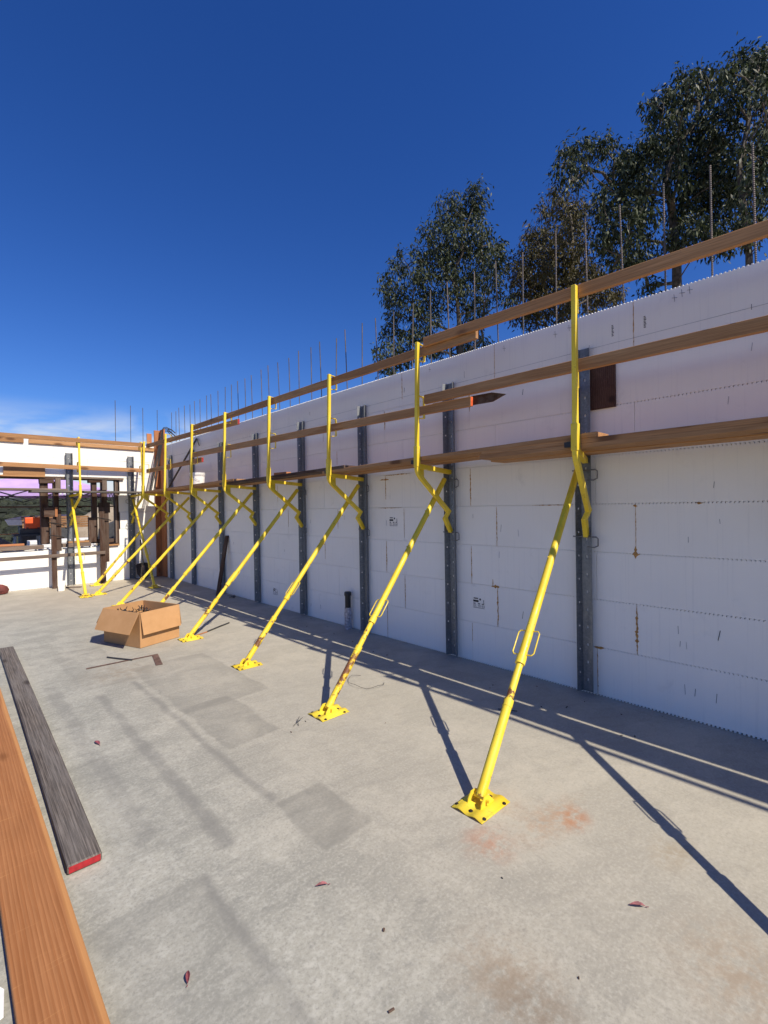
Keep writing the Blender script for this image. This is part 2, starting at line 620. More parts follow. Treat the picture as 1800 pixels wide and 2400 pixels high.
large = g.noise(P, 0.45, 3, 0.55, 0.4)
mid = g.noise(P, 2.6, 5, 0.66, 0.3)
fine = g.noise(P, 13.0, 5, 0.72)
mott = g.noise(P, 27.0, 4, 0.66, 0.15)
grit = g.noise(P, 170.0, 2, 0.6)
trowel = g.noise(g.n('Mapping', {'Vector': Pw, 'Scale': (11.0, 2.0, 1.0), 'Rotation': (0, 0, 0.6)}).outputs[0], 1.5, 4, 0.65, 0.8)
trowel2 = g.noise(g.n('Mapping', {'Vector': Pw, 'Scale': (2.4, 14.0, 1.0), 'Rotation': (0, 0, -0.35)}).outputs[0], 1.3, 4, 0.65, 0.8)
left = g.ss(X_, 1.9, 0.6)
col = g.mix(g.ss(large, 0.34, 0.66), (0.350, 0.340, 0.300), (0.435, 0.415, 0.362))
col = g.mix(g.ss(mid, 0.36, 0.62, 0.0, 0.75), col, (0.275, 0.270, 0.243))
blm = g.math('MULTIPLY', g.ss(mott, 0.47, 0.66), g.ss(mid, 0.62, 0.38, 0.25, 1.0))
col = g.mix(g.math('MULTIPLY', blm, g.ss(left, 0, 1, 0.42, 0.72)), col, (0.50, 0.487, 0.44))
col = g.mix(g.ss(fine, 0.52, 0.72, 0.0, 0.5), col, (0.225, 0.222, 0.208))
col = g.mix(g.ss(trowel, 0.55, 0.78, 0.0, 0.34), col, (0.215, 0.212, 0.198))
col = g.mix(g.ss(trowel2, 0.56, 0.76, 0.0, 0.30), col, (0.50, 0.485, 0.445))
speck = g.noise(P, 70.0, 3, 0.65)
col = g.mix(g.ss(speck, 0.50, 0.66, 0.0, 0.42), col, (0.50, 0.485, 0.44))
col = g.mix(g.ss(speck, 0.46, 0.33, 0.0, 0.42), col, (0.20, 0.195, 0.18))
col = g.mix(g.ss(grit, 0.28, 0.42, 0.30, 0.0), col, (0.14, 0.138, 0.13))
arcs = g.n('TexWave', {'Vector': g.n('VectorMath', {0: Pw, 1: (-0.7, 3.4, 0)}, operation='ADD').outputs[0], 'Scale': 2.6, 'Distortion': 6.0,
                       'Detail': 3.0, 'Detail Scale': 1.4}, wave_type='RINGS', rings_direction='Z').outputs['Fac']
col = g.mix(g.math('MULTIPLY', g.ss(arcs, 0.78, 1.0), g.ss(mid, 0.40, 0.60, 0.05, 0.22)), col, (0.20, 0.195, 0.18))
# the cleaner, warmer zone near the wall and the damp, greyer left side
warm = g.ss(X_, 0.8, 2.6)
col = g.mix(g.math('MULTIPLY', warm, 0.34), col, (0.475, 0.44, 0.375))
tanf = g.math('MULTIPLY', g.ss(Y_, 8.0, 10.8), 0.45)
col = g.mix(tanf, col, (0.45, 0.385, 0.31))
# marks left by sheets and boards that lay on the slab
for (x0, x1, y0, y1, k) in ((1.40, 2.16, 3.86, 5.40, 0.17), (1.40, 1.81, 3.09, 3.98, 0.21), (1.31, 1.62, 1.84, 2.33, 0.24),
                            (-0.6, 0.835, 0.3, 2.12, 0.15), (0.90, 1.36, 5.0, 6.6, 0.12), (0.55, 1.05, 2.4, 3.6, 0.09)):
    inner = rect(x0, x1, y0, y1, 0.016)
    hole = g.math('SUBTRACT', 1.0, g.math('MULTIPLY', rect(x0 + 0.09, x1 - 0.09, y0 + 0.12, y1 - 0.12, 0.09), 0.5))
    m_ = g.math('MULTIPLY', g.math('MULTIPLY', inner, hole), g.ss(mid, 0.25, 0.6, 0.55, 1.0))
    col = g.mix(g.math('MULTIPLY', m_, k * 2.5), col, (0.205, 0.20, 0.182))
for (x0, x1, y0, y1, k) in ((1.295, 1.345, 2.35, 4.95, 0.26), (0.965, 1.035, 2.2, 4.8, 0.24), (0.66, 0.76, 2.5, 5.4, 0.16),
                            (0.80, 0.845, 0.2, 2.1, 0.22)):
    m_ = g.math('MULTIPLY', rect(x0, x1, y0, y1, 0.022), g.ss(mid, 0.28, 0.55, 0.3, 1.0))
    col = g.mix(g.math('MULTIPLY', m_, k * 2.2), col, (0.19, 0.185, 0.175))
# rust and clay stains
stn = g.ss(fine, 0.35, 0.62)
for (cx, cy, rad, sq, k, c) in ((2.37, 1.13, 0.10, (1.0, 1.3), 0.7, (0.40, 0.135, 0.035)),
                                (2.28, 1.20, 0.26, (1.0, 2.6), 0.36, (0.42, 0.22, 0.10)),
                                (1.91, 1.33, 0.13, (1.0, 1.0), 0.5, (0.42, 0.16, 0.075)),
                                (2.20, 1.42, 0.20, (1.4, 1.0), 0.2, (0.42, 0.25, 0.15)),
                                (2.47, 0.70, 0.14, (1.0, 1.5), 0.5, (0.30, 0.235, 0.15)),
                                (1.40, 0.90, 0.22, (1.3, 1.0), 0.55, (0.29, 0.21, 0.14)),
                                (1.36, 0.78, 0.14, (1.0, 1.0), 0.6, (0.20, 0.155, 0.115)),
                                (2.00, 0.33, 0.25, (1.0, 1.0), 0.5, (0.33, 0.24, 0.16)),
                                (1.30, 5.35, 0.35, (1.0, 1.0), 0.5, (0.26, 0.21, 0.15)),
                                (1.80, 0.85, 0.18, (1.0, 2.0), 0.3, (0.31, 0.30, 0.27))):
    col = g.mix(g.math('MULTIPLY', g.math('MULTIPLY', spot(cx, cy, rad * 1.5, sq), stn), k), col, c)
# hairline cracks
vo = g.n('TexVoronoi', {'Vector': g.n('VectorMath', {0: P, 1: g.n('VectorMath', {0: warpv, 'Scale': 0.5}, operation='SCALE').outputs[0]},
                                      operation='ADD').outputs[0], 'Scale': 0.42}, feature='DISTANCE_TO_EDGE').outputs['Distance']
col = g.mix(g.math('MULTIPLY', g.ss(vo, 0.0014, 0.0, 0.0, 0.30), g.ss(large, 0.45, 0.6)), col, (0.12, 0.115, 0.11))
g.bump(g.math('ADD', g.math('MULTIPLY', fine, 0.6), g.math('MULTIPLY', mott, 0.45)), 0.16, 0.006)
col = g.mix(1.0, col, g.mix(left, (0.995, 0.980, 0.935), (0.950, 0.968, 0.945)), 'MULTIPLY')
g.set(color=col, rough=g.ss(mid, 0.3, 0.7, 0.55, 0.8))
g.bsdf.inputs['Specular IOR Level'].default_value = 0.35
M['slab'] = g.m

b = MB()
b.box((-7.0, -6.0, -0.30), (5.2, 13.4, 0.0))
tag(b.build('floor_slab', 'slab', origin=(0, 0, 0)), kind='structure')

# ------------------------------------------------------------------ foam block walls
BL = 1.302                     # block length
PITCH = BL / 50
block_cache = {}

def block_mesh(length, zlo, zhi, bottom=True, top=True):
    key = (round(length, 3), round(zlo, 3), round(zhi, 3), bottom, top)
    if key in block_cache:
        return block_cache[key]
    b = MB()
    gap, n = 0.0013, 0.0112
    D = 0.064
    b.box((gap, -D, zlo + (n if bottom else 0.001)), (length - gap, 0.0, zhi))
    k = 0
    x = gap
    while x < length - PITCH * 0.6:
        x0 = k * PITCH
        if bottom:
            b.box((max(gap, x0 + 0.001), -D * 0.8, zlo), (x0 + PITCH * 0.52, -0.0006, zlo + n))
        if top:
            b.box((x0 + PITCH * 0.56, -D * 0.8, zhi), (min(length - gap, x0 + PITCH * 0.98), -0.0012, zhi + 0.0085))
        k += 1
        x = k * PITCH
    b.box((gap, -0.300, zlo + 0.001), (length - gap, -0.236, zhi))
    for i in range(6):                                     # plastic webs between the two panels
        x0 = (i + 0.5) * length / 6
        b.box((x0 - 0.01, -0.236, zlo + 0.05), (x0 + 0.01, -D, zhi - 0.05))
    me = bpy.data.meshes.new('foam_block')
    me.from_pydata(b.v, [], b.f)
    bm = bmesh.new()
    bm.from_mesh(me)
    bmesh.ops.recalc_face_normals(bm, faces=bm.faces)
    bm.to_mesh(me)
    bm.free()
    me.materials.append(M['foam'])
    block_cache[key] = me
    return me

def put_block(parent, pos, rotz, length, zlo=0.0, zhi=CH, bottom=True, top=True):
    o = bpy.data.objects.new('foam_block', block_mesh(length, zlo, zhi, bottom, top))
    COL.objects.link(o)
    o.parent = parent
    jit = random.uniform(-0.0012, 0.0012)
    dx = Vector((jit, 0, 0)) if abs(rotz - math.pi / 2) < 0.1 else Vector((0, jit, 0))
    o.location = Vector(pos) + dx - ORI[parent]
    o.rotation_euler = (0, 0, rotz)
    return o

long_wall = thing('foam_block_wall', 'long white foam block wall standing in shade on the right, rebar along its top', 'wall', (WX, 5, 0))
Y_END = 12.88
for c in range(NC):
    off = (1.708 if c % 2 == 0 else 1.392) - 4 * BL
    y = off
    while y < Y_END - 0.05:
        ln = min(BL, Y_END - y)
        put_block(long_wall, (WX, y, c * CH), math.pi / 2, ln)
        y += BL
MB().box((WX + 0.085, -3.6, 0.0), (WX + 0.215, 12.8, WT - 0.06)).build('concrete_core', 'core', long_wall)

far_wall = thing('foam_block_wall', 'sunlit white foam block wall at the far left with a wide window opening', 'wall', (0, FY, 0))
X_END = WX - 0.002
OPX, OPZ0, OPZ1 = 3.095, 0.83, 2.435           # opening: right jamb, sill and head (runs out of frame to the left)
XL = -3.2
for c in range(NC):
    z0, z1 = c * CH, (c + 1) * CH
    off = 0.30 if c % 2 == 0 else 0.95
    xs = [X_END]
    x = X_END - off
    while x > XL:
        xs.append(x)
        x -= BL
    xs.append(XL)
    for a, bb in zip(xs[:-1], xs[1:]):
        hi, lo = a, bb
        spans = []
        if z1 <= OPZ0 + 0.02 or z0 >= OPZ1 - 0.02:
            spans = [(lo, hi, z0, z1)]
        elif lo >= OPX:
            spans = [(lo, hi, z0, z1)]
        else:
            if hi > OPX:
                spans.append((OPX, hi, z0, z1))
            left = min(hi, OPX)
            if z0 < OPZ0 < z1:
                spans.append((lo, left, z0, OPZ0))
            if z0 < OPZ1 < z1:
                spans.append((lo, left, OPZ1, z1))
        for (l, h, za, zb) in spans:
            if h - l < 0.03:
                continue
            put_block(far_wall, (h, FY, z0), math.pi, h - l, za - z0, zb - z0, bottom=za == z0, top=zb == z1)
MB().box((OPX + 0.05, FY + 0.085, 0.0), (X_END - 0.05, FY + 0.215, WT - 0.06)).build('concrete_core', 'core', far_wall)

# cured foam squeezed from the block joints
def bead(parent, face, pts, width, name='sealant_bead'):
    """irregular flattened bead along pts (on the wall plane)"""
    b = MB()
    seed = random.uniform(0, 99)
    n = len(pts)
    for side in (0,):
        vs, fs = [], []
        for i, p in enumerate(pts):
            p = Vector(p)
            d = (Vector(pts[min(i + 1, n - 1)]) - Vector(pts[max(i - 1, 0)])).normalized()
            t = d.cross(face).normalized()
            w = width * min(1.0, 0.15 + 3.2 * min(i, n - 1 - i) / n) * (0.25 + 1.9 * abs(noise.noise(Vector((seed, i * 0.9, 0)))) + 0.25 * random.random())
            c = t * (noise.noise(Vector((seed, i * 0.4, 5))) * width * 0.7)
            vs += [p + c - t * w - face * 0.001, p + c - t * w * 0.4 + face * (0.002 + w * 0.22), p + c + t * w * 0.5 + face * (0.002 + w * 0.18), p + c + t * w - face * 0.001]
        for i in range(n - 1):
            for k in range(3):
                a = i * 4 + k
                fs.append((a, a + 1, a + 5, a + 4))
        b.add(vs, fs)
    return b.build(name, 'glue', parent)

FX = Vector((-1, 0, 0))
def vbead(y, z0, z1, width):
    n = max(6, int((z0 - z1) / 0.012))
    bead(long_wall, FX, [(WX - 0.0014, y, z0 + (z1 - z0) * i / (n - 1)) for i in range(n)], width)

def hbead(y0, y1, z, width):
    n = max(6, int(abs(y1 - y0) / 0.012))
    bead(long_wall, FX, [(WX - 0.0014, y0 + (y1 - y0) * i / (n - 1), z) for i in range(n)], width)

E_, O_ = 1.708, 1.392
for (par, k, c, frac, wdt) in (
        (E_, 1, 4, 1.0, 0.0075), (O_, 1, 3, 1.0, 0.0060), (E_, 1, 2, 1.0, 0.0055), (O_, 1, 1, 1.0, 0.0085),
        (E_, 2, 4, 0.75, 0.0050), (E_, 2, 2, 1.0, 0.0065), (O_, 2, 1, 1.0, 0.0045), (E_, 2, 6, 0.6, 0.0080),
        (E_, 1, 6, 0.55, 0.0075), (O_, 2, 7, 0.8, 0.0055), (O_, 1, 7, 1.0, 0.0030), (O_, 0, 7, 0.9, 0.0042),
        (O_, 0, 1, 1.0, 0.0095), (E_, 0, 0, 1.0, 0.0040), (O_, 0, 3, 0.98, 0.0028), (O_, 3, 3, 0.7, 0.0028),
        (E_, 3, 2, 0.8, 0.0028), (O_, 2, 3, 0.9, 0.0022), (E_, 2, 0, 1.0, 0.0040), (O_, 3, 5, 0.5, 0.0025),
        (E_, 1, 0, 0.5, 0.0018), (O_, 4, 3, 0.7, 0.002), (E_, 4, 4, 0.7, 0.002), (E_, 3, 6, 0.6, 0.002)):
    y = par + k * BL
    zt = (c + 1) * CH - 0.004
    vbead(y, zt, zt - CH * frac + 0.01, wdt)
hbead(O_ + BL + 0.075, O_ + BL - 0.02, 2 * CH + 0.002, 0.020)
vbead(O_ + BL + 0.055, 2 * CH + 0.075, 2 * CH, 0.008)
hbead(E_ - 0.06, E_ + 0.03, CH + 0.004, 0.010)
hbead(2.30, 1.92, 4 * CH + 0.004, 0.0038)
hbead(O_ + 0.03, O_ - 0.03, 3 * CH + 0.004, 0.017)
vbead(O_ + 0.004, 3 * CH + 0.07, 3 * CH - 0.03, 0.013)
hbead(O_ + 0.02, O_ - 0.015, 4 * CH - 0.012, 0.010)
hbead(4.34, 3.88, 5 * CH + 0.002, 0.0055)
hbead(4.46, 4.02, 4 * CH + 0.002, 0.0040)
hbead(4.42, 4.25, 5 * CH - 0.05, 0.009)
hbead(0.98, 0.93, 4 * CH + 0.003, 0.009)

# printed stamps, tie marks and layout lines on the foam
def stamp(y, z, s):
    b = MB()
    def q(u0, u1, v0, v1):
        x = WX - 0.0026
        b.add([(x, y - u0 * s, z - v0 * s), (x, y - u1 * s, z - v0 * s), (x, y - u1 * s, z - v1 * s), (x, y - u0 * s, z - v1 * s)], [(0, 1, 2, 3)])
    q(0.08, 0.46, 0.00, 0.075)
    q(0.04, 0.50, 0.16, 0.30)
    b.add([(WX - 0.0026, y - (0.64 + 0.075 * math.cos(a * math.pi / 6)) * s, z - (0.09 + 0.075 * math.sin(a * math.pi / 6)) * s) for a in range(12)],
          [tuple(range(12))])
    rs = random.Random(3)
    for i in range(5):
        q(0.90, 0.90 + rs.uniform(0.05, 0.10), 0.10 + i * 0.055, 0.13 + i * 0.055)
    for u in (0.05, 0.45, 0.78):
        q(u, u + 0.19, 0.38, 0.44)
        for r_ in range(3):
            uu = u
            while uu < u + 0.24:
                w_ = rs.uniform(0.015, 0.04)
                q(uu, uu + w_, 0.49 + r_ * 0.06, 0.52 + r_ * 0.06)
                uu += w_ + rs.uniform(0.01, 0.03)
    uu = 0.05
    while uu < 0.95:
        w_ = rs.uniform(0.02, 0.07)
        q(uu, uu + w_, 0.69, 0.725)
        uu += w_ + 0.014
    return tag(b.build('printed_stamp', 'ink', long_wall), 'small black printed product stamp')

stamp(3.00, 0.675, 0.145)
stamp(4.255, 1.510, 0.145)
stamp(7.12, 0.310, 0.145)

rs = random.Random(21)
for i in range(34):                             # short tie marks pressed into the foam
    y = rs.uniform(0.5, 1) * 1.1 if i < 10 else 0.7 + rs.random() ** 1.4 * 9.0
    c = rs.randrange(NC)
    z = c * CH + rs.uniform(0.10, 0.30)
    ln = rs.uniform(0.035, 0.075)
    tilt = rs.uniform(-0.2, 0.12)
    b = MB()
    w_ = rs.uniform(0.002, 0.0045)
    b.bar((WX - 0.0016, y, z), (WX - 0.0016, y + tilt * ln, z + ln), 0.0014, w_, up=(0, 1, 0))
    b.build('tie_mark', 'ink' if rs.random() < 0.12 else ('scuff' if rs.random() < 0.45 else 'faint'), long_wall)
b = MB()
b.bar((WX - 0.0012, -2.5, 2.962), (WX - 0.0012, 12.2, 2.950), 0.0012, 0.0030)
b.build('layout_line', 'faint', long_wall)
for (y, z) in ((1.10, 3.18), (1.05, 3.20), (1.00, 3.205), (2.05, 3.17), (2.58, 3.18), (3.55, 3.19), (1.92, 3.19)):
    b = MB()
    b.bar((WX - 0.0014, y, z - 0.028), (WX - 0.0014, y + 0.004, z + 0.028), 0.0012, 0.0022, up=(0, 1, 0))
    b.bar((WX - 0.0028, y - 0.018, z - 0.004), (WX - 0.0028, y + 0.018, z + 0.004), 0.0012, 0.0022)
    b.build('pencil_cross', 'scuff', long_wall)
b = MB()                                       # stamped lettering on the top course
for yy in (1.555, 1.31):
    for k in range(8):
        z = 3.10 - k * 0.012
        b.box((WX - 0.0024, yy - 0.006 - 0.006 * ((k * 7) % 3) / 2, z), (WX - 0.0012, yy + 0.006, z + 0.007))
b.build('printed_stamp', 'scuff', long_wall)

# ------------------------------------------------------------------ wall braces
def ladder(b, a0, a1, z0, z1, step, hw, hh, first=0.12):
    """flat steel strip from a0 to a1 (bottom edge), z0..z1, with a row of real slots"""
    a0, a1 = Vector(a0), Vector(a1)
    w = (a1 - a0).length
    d = (a1 - a0) / w
    us = [0, w / 2 - hw, w / 2 + hw, w]
    zs = [z0]
    holes = []
    z = z0 + first
    while z < z1 - 0.05:
        zs += [z - hh, z + hh]
        holes.append(len(zs) - 2)
        z += step
    zs.append(z1)
    vs = [Vector((a0.x + d.x * u, a0.y + d.y * u, zz)) for zz in zs for u in us]
    fs = []
    for i in range(len(zs) - 1):
        for k in range(3):
            if k == 1 and i in holes:
                continue
            p = i * 4 + k
            fs.append((p, p + 1, p + 5, p + 4))
    b.add(vs, fs)


def brace(base, out, along, strut_base, dv, label, group, rail_z=(3.205, 2.63), lean=0.032, top=2.97):
    base = Vector(base)
    o, s = Vector(out), Vector(along)
    root = thing('wall_brace', label, 'wall brace', base, group)

    def P(u, v, z):
        return base + o * u + s * v + Vector((0, 0, z))

    def Q(u, v, z):
        return base + o * u + s * (dv * u / 0.6 + v) + Vector((0, 0, z))
    # splayed galvanised channel against the foam
    b = MB()
    w, fx, fs_ = 0.0415, 0.065, 0.0685
    ladder(b, P(0.004, -w, 0), P(0.004, w, 0), 0.015, top, 0.152, 0.007, 0.012, 0.10)
    ladder(b, P(fx, -fs_, 0), P(0.004, -w, 0), 0.015, top, 0.203, 0.006, 0.008, 0.16)
    ladder(b, P(0.004, w, 0), P(fx, fs_, 0), 0.015, top, 0.203, 0.006, 0.008, 0.16)
    b.build('channel', 'galv', root, solidify=0.003)
    # scaffold bracket
    b = MB()
    b.bar(Q(0.60, 0, 2.040), Q(0.045, 0, 2.004), 0.046, 0.046)
    b.sq_path([Q(0.616, 0, 2.075), Q(0.615, 0, 2.005), Q(0.598, -0.004, 1.962), Q(0.570, -0.008, 1.930),
               Q(0.165, -0.028, 1.612), Q(0.122, -0.032, 1.578), Q(0.150, -0.002, 1.508), Q(0.045, -0.002, 1.362)],
              0.040, 0.044, s)
    b.bar(Q(0.616, 0, 2.03), Q(0.612, 0, 2.235), 0.050, 0.050, up=o)
    sd = s * 0.007
    b.slab([Q(0.595, -0.0035, 2.02), Q(0.505, -0.0035, 2.025), Q(0.505, -0.0035, 1.895), Q(0.575, -0.0035, 1.945)], s, 0.007)
    br = b.build('scaffold_bracket', 'yellow', root, bevel=0.003)
    b = MB()
    b.box(*[tuple(f(a, c) for a, c in zip(Q(0.625, 0.03, 2.062), Q(0.585, 0.075, 2.102))) for f in (min, max)])
    b.build('end_cap', 'black_plastic', br, bevel=0.002)
    for zz in (1.925, 1.355):
        b = MB()
        b.tube([P(0.045, 0.10, zz), P(0.045, -0.10, zz), P(0.045, -0.115, zz - 0.015), P(0.040, -0.112, zz - 0.075),
                P(0.050, -0.085, zz - 0.088), P(0.060, -0.03, zz - 0.085)], 0.0055, 6)
        b.build('locking_pin', 'wire', br, smooth=True)
    # guard post with holders for the rails
    b = MB()
    b.sq_path([Q(0.614, 0, 2.20), Q(0.614 - lean, 0, 3.27)], 0.036, 0.038, s)
    gp = b.build('guard_post', 'yellow', root, bevel=0.003)
    for rz in rail_z:
        pu = 0.614 - lean * (rz - 2.2) / 1.07
        b = MB()
        zt = min(rz + 0.112, 3.262)
        b.sq_path([Q(pu - 0.016, 0, zt), Q(pu - 0.105, 0, zt - 0.006), Q(pu - 0.112, 0, zt - 0.02), Q(pu - 0.112, 0, rz - 0.105),
                   Q(pu - 0.016, 0, rz - 0.115)], 0.026, 0.006, s)
        b.build('rail_holder', 'yellow', gp)
    # telescopic strut
    Pb = Vector(strut_base) + Vector((0, 0, 0.046))
    Pt = P(0.072, 0.032, 1.955)

    def S(f):
        return Pb.lerp(Pt, f)
    d = (Pt - Pb).normalized()
    side = s - d * s.dot(d)
    side.normalize()
    nrm = d.cross(side)
    b = MB()
    b.tube([S(0.318), S(0.985)], 0.0268, 16)
    b.tube([S(0.300), S(0.322)], 0.0315, 16)
    for f in (0.62, 0.80):
        b.tube([S(f) + nrm * 0.032 + side * 0.01, S(f) - nrm * 0.05 + side * 0.01], 0.006, 6)
    st = b.build('strut', 'yellow', root, smooth=True)
    b = MB()
    b.tube([S(0.19), S(0.310)], 0.0222, 16)
    b.tube([S(0.0), S(0.205)], 0.0276, 16)
    b.tube([S(0.193), S(0.210)], 0.0298, 16)
    b.build('screw_tube', 'yellow_rusty', root, smooth=True)
    for k in (-1, 1):
        b = MB()
        e = 0.073
        b.tube([S(0.325) + side * k * 0.02, S(0.325) + side * k * (e - 0.012), S(0.331) + side * k * e,
                S(0.385) + side * k * e, S(0.391) + side * k * (e - 0.012), S(0.391) + side * k * 0.02], 0.0042, 7)
        b.build('handle', 'yellow', st, smooth=True)
    # corrugated foot plate with lugs
    b = MB()
    c = Vector(strut_base)
    pu, pv = (o * -1), s
    nu, nv = 2, 25
    vs = []
    for j in range(nv + 1):
        vv = -0.1 + 0.2 * j / nv
        zz = 0.004 + 0.012 * math.sin(math.pi * (vv + 0.1) / 0.1) ** 2
        for i in range(nu + 1):
            vs.append(c + pu * (-0.125 + 0.26 * i / nu) + pv * vv + Vector((0, 0, zz)))
    b.add(vs, [(j * 3 + i, j * 3 + i + 1, j * 3 + i + 4, j * 3 + i + 3) for j in range(nv) for i in range(nu)])
    pl = b.build('foot_plate', 'yellow', root, solidify=0.005, smooth=True)
    b = MB()
    for k in (-1, 1):
        q = c + pv * (0.042 * k)
        b.slab([q + pu * -0.055 + Vector((0, 0, 0.012)), q + pu * 0.075 + Vector((0, 0, 0.012)), q + pu * 0.055 + Vector((0, 0, 0.035)),
                q + pu * 0.02 + Vector((0, 0, 0.068)), q + pu * -0.02 + Vector((0, 0, 0.068)), q + pu * -0.048 + Vector((0, 0, 0.035))], pv, 0.006)
    b.tube([c + pv * -0.062 + Vector((0, 0, 0.046)), c + pv * 0.062 + Vector((0, 0, 0.046))], 0.009, 8)
    b.build('pivot_lug', 'yellow', root)
    for u_, v_ in ((-0.09, -0.088), (-0.085, 0.0), (-0.09, 0.088), (0.095, -0.088), (0.095, 0.0), (0.095, 0.088)):
        b = MB()
        q = c + pu * u_ + pv * v_
        b.lathe(q + Vector((0, 0, 0.006)), [(0.0125, 0), (0.0125, 0.0035), (0.007, 0.0045), (0.007, 0.008), (0.003, 0.009)], 8)
        b.build('anchor_bolt', 'dark_iron', pl)
    return root


ordinal = ['just beyond the right edge of the view', 'nearest one, its foot plate large in the foreground',
           'second nearest, rust on its lower tube', 'third nearest along the long wall',
           'fourth, its foot plate beside the carton', 'fifth, its foot hidden behind the carton',
           'sixth, its foot behind the carton\'s left', 'seventh, second last before the corner',
           'last one, right in the corner']
braces = [(0.33, (2.10, 0.04), -0.05), (1.787, (2.115, 1.53), -0.19), (3.25, (2.22, 3.06), -0.05), (4.695, (2.30, 4.60), -0.03),
          (6.135, (2.28, 6.08), -0.02), (7.58, (2.27, 7.62), 0.0), (9.0, (2.25, 9.15), 0.0), (10.45, (2.243, 10.72), 0.0),
          (11.80, (2.504, 12.11), 0.10)]
for i, (y, sb, dv) in enumerate(braces):
    brace((WX - 0.003, y, 0), (-1, 0, 0), (0, 1, 0), (sb[0], sb[1], 0), dv,
          'yellow brace with steel channel, ' + ordinal[i], 'yellow braces holding up the foam walls')
brace((2.10, FY - 0.003, 0), (0, -1, 0), (1, 0, 0), (2.006, 10.62, 0), 0.10,
      'yellow wall brace on the far sunlit wall, left one, before the window', 'yellow braces holding up the foam walls', rail_z=(3.198, 2.62))
brace((3.355, FY - 0.003, 0), (0, -1, 0), (1, 0, 0), (3.301, 10.755, 0), 0.10,
      'yellow wall brace on the far sunlit wall, right one, near the corner', 'yellow braces holding up the foam walls', rail_z=(3.198, 2.60))

# ------------------------------------------------------------------ guard rails and scaffold planks of the long wall
GR = 'timber guard rails'
lumber('guard_rail', (3.525, -5.0, 3.115), (3.525, 3.145, 3.262), 0.038, 0.089, 'fir', label='top guard rail board in front, running out of frame on the right', cat='guard rail', group=GR)
lumber('guard_rail', (3.565, 2.54, 3.190), (3.555, 9.22, 3.228), 0.038, 0.089, 'fir', label='long top guard rail board along the middle of the long wall', cat='guard rail', group=GR)
lumber('guard_rail', (3.605, 7.325, 3.092), (3.590, 12.05, 3.186), 0.038, 0.089, 'fir', end_mat='red_paint', label='upper guard rail board with dark red painted end near the corner', cat='guard rail', group=GR)
lumber('guard_rail', (3.548, -5.0, 2.590), (3.548, 3.165, 2.704), 0.038, 0.089, 'fir', label='middle guard rail board in front, running out of frame on the right', cat='guard rail', group=GR)
lumber('guard_rail', (3.588, 2.625, 2.598), (3.575, 9.26, 2.716), 0.038, 0.089, 'fir', end_mat='orange_paint', label='middle guard rail board with orange painted end along the long wall', cat='guard rail', group=GR)
lumber('guard_rail', (3.615, 8.85, 2.595), (3.60, 12.10, 2.596), 0.038, 0.089, 'fir', end_mat='red_paint', label='lower guard rail board with dark red painted end near the corner', cat='guard rail', group=GR)
b = MB()                                                   # pointed stake lying along the middle rail
y0, y1, x0 = 3.12, 2.285, 3.611
b.slab([(x0, y0, 2.585), (x0, y1 + 0.14, 2.565), (x0, y1, 2.608), (x0, y1 + 0.14, 2.648), (x0, y0, 2.668)], (1, 0, 0), 0.02)
tag(b.build('pointed_stake', 'dark_wood', bevel=0.002), 'pointed wooden stake lying along the middle guard rail', 'stake')

PL = 'scaffold planks'
rows = ((3.592, 'outer'), (3.852, 'inner'))
segs = [((-5.0, 2.064), (2.48, 2.064), 0.038, 'lower near', 'fir'), ((-5.0, 2.1025), (2.46, 2.1025), 0.038, 'upper near', 'fir'),
        ((1.45, 2.1415), (4.85, 2.085), 0.038, 'second', 'fir'), ((4.40, 2.1245), (7.85, 2.085), 0.038, 'third', 'dark_wood'),
        ((7.30, 2.1255), (12.22, 2.085), 0.038, 'last', 'fir')]
where = {'lower near': 'nearest scaffold plank of the double layer, lower one', 'upper near': 'nearest scaffold plank of the double layer, upper one',
         'second': 'scaffold plank between the first and third yellow brackets', 'third': 'darker scaffold plank between the third and fifth brackets',
         'last': 'scaffold plank reaching into the corner beneath the bucket'}
for xc, rn in rows:
    for (a, c, t, nm, mt) in segs:
        sh = 0.0 if rn == 'outer' else 0.13
        lumber('scaffold_plank', (xc, a[0] + sh, a[1]), (xc + 0.004, c[0] + sh * 0.4, c[1] - (0 if rn == 'outer' else 0.004)), 0.220 if rn == 'outer' else 0.234, t, mt if rn == 'outer' else 'fir',
               label=where[nm] + (', on the open side' if rn == 'outer' else ', on the wall side'), cat='plank', group=PL)
b = MB()
lumber('wood_offcut', (3.575, 6.10, 2.145), (3.575, 5.78, 2.140), 0.09, 0.036, 'fir_corner', label='small orange wood offcut lying on the scaffold planks', cat='offcut')

# bucket on the planks
bk = thing('bucket', 'white plastic bucket standing on the scaffold planks', 'bucket', (3.70, 9.33, 2.135))
MB().lathe((3.70, 9.33, 2.135), [(0.125, 0.0), (0.145, 0.24), (0.145, 0.245), (0.138, 0.245), (0.118, 0.01)], 28).build('body', 'white_plastic', bk, smooth=True)
for z in (0.19, 0.212, 0.238):
    b = MB()
    n = 28
    b.tube([(3.70 + 0.146 * math.cos(2 * math.pi * k / n), 9.33 + 0.146 * math.sin(2 * math.pi * k / n), 2.135 + z) for k in range(n)], 0.005, 6, closed=True)
    b.build('rim', 'white_plastic', bk, smooth=True)
b = MB()
b.tube([(3.70 - 0.15 * math.cos(a), 9.33 + 0.15 * math.sin(a), 2.135 + 0.20 - 0.12 * math.sin(a + 0.0) ** 2) for a in [math.pi * k / 12 - math.pi / 2 for k in range(13)]], 0.0025, 6)
b.build('wire_handle', 'wire', bk, smooth=True)

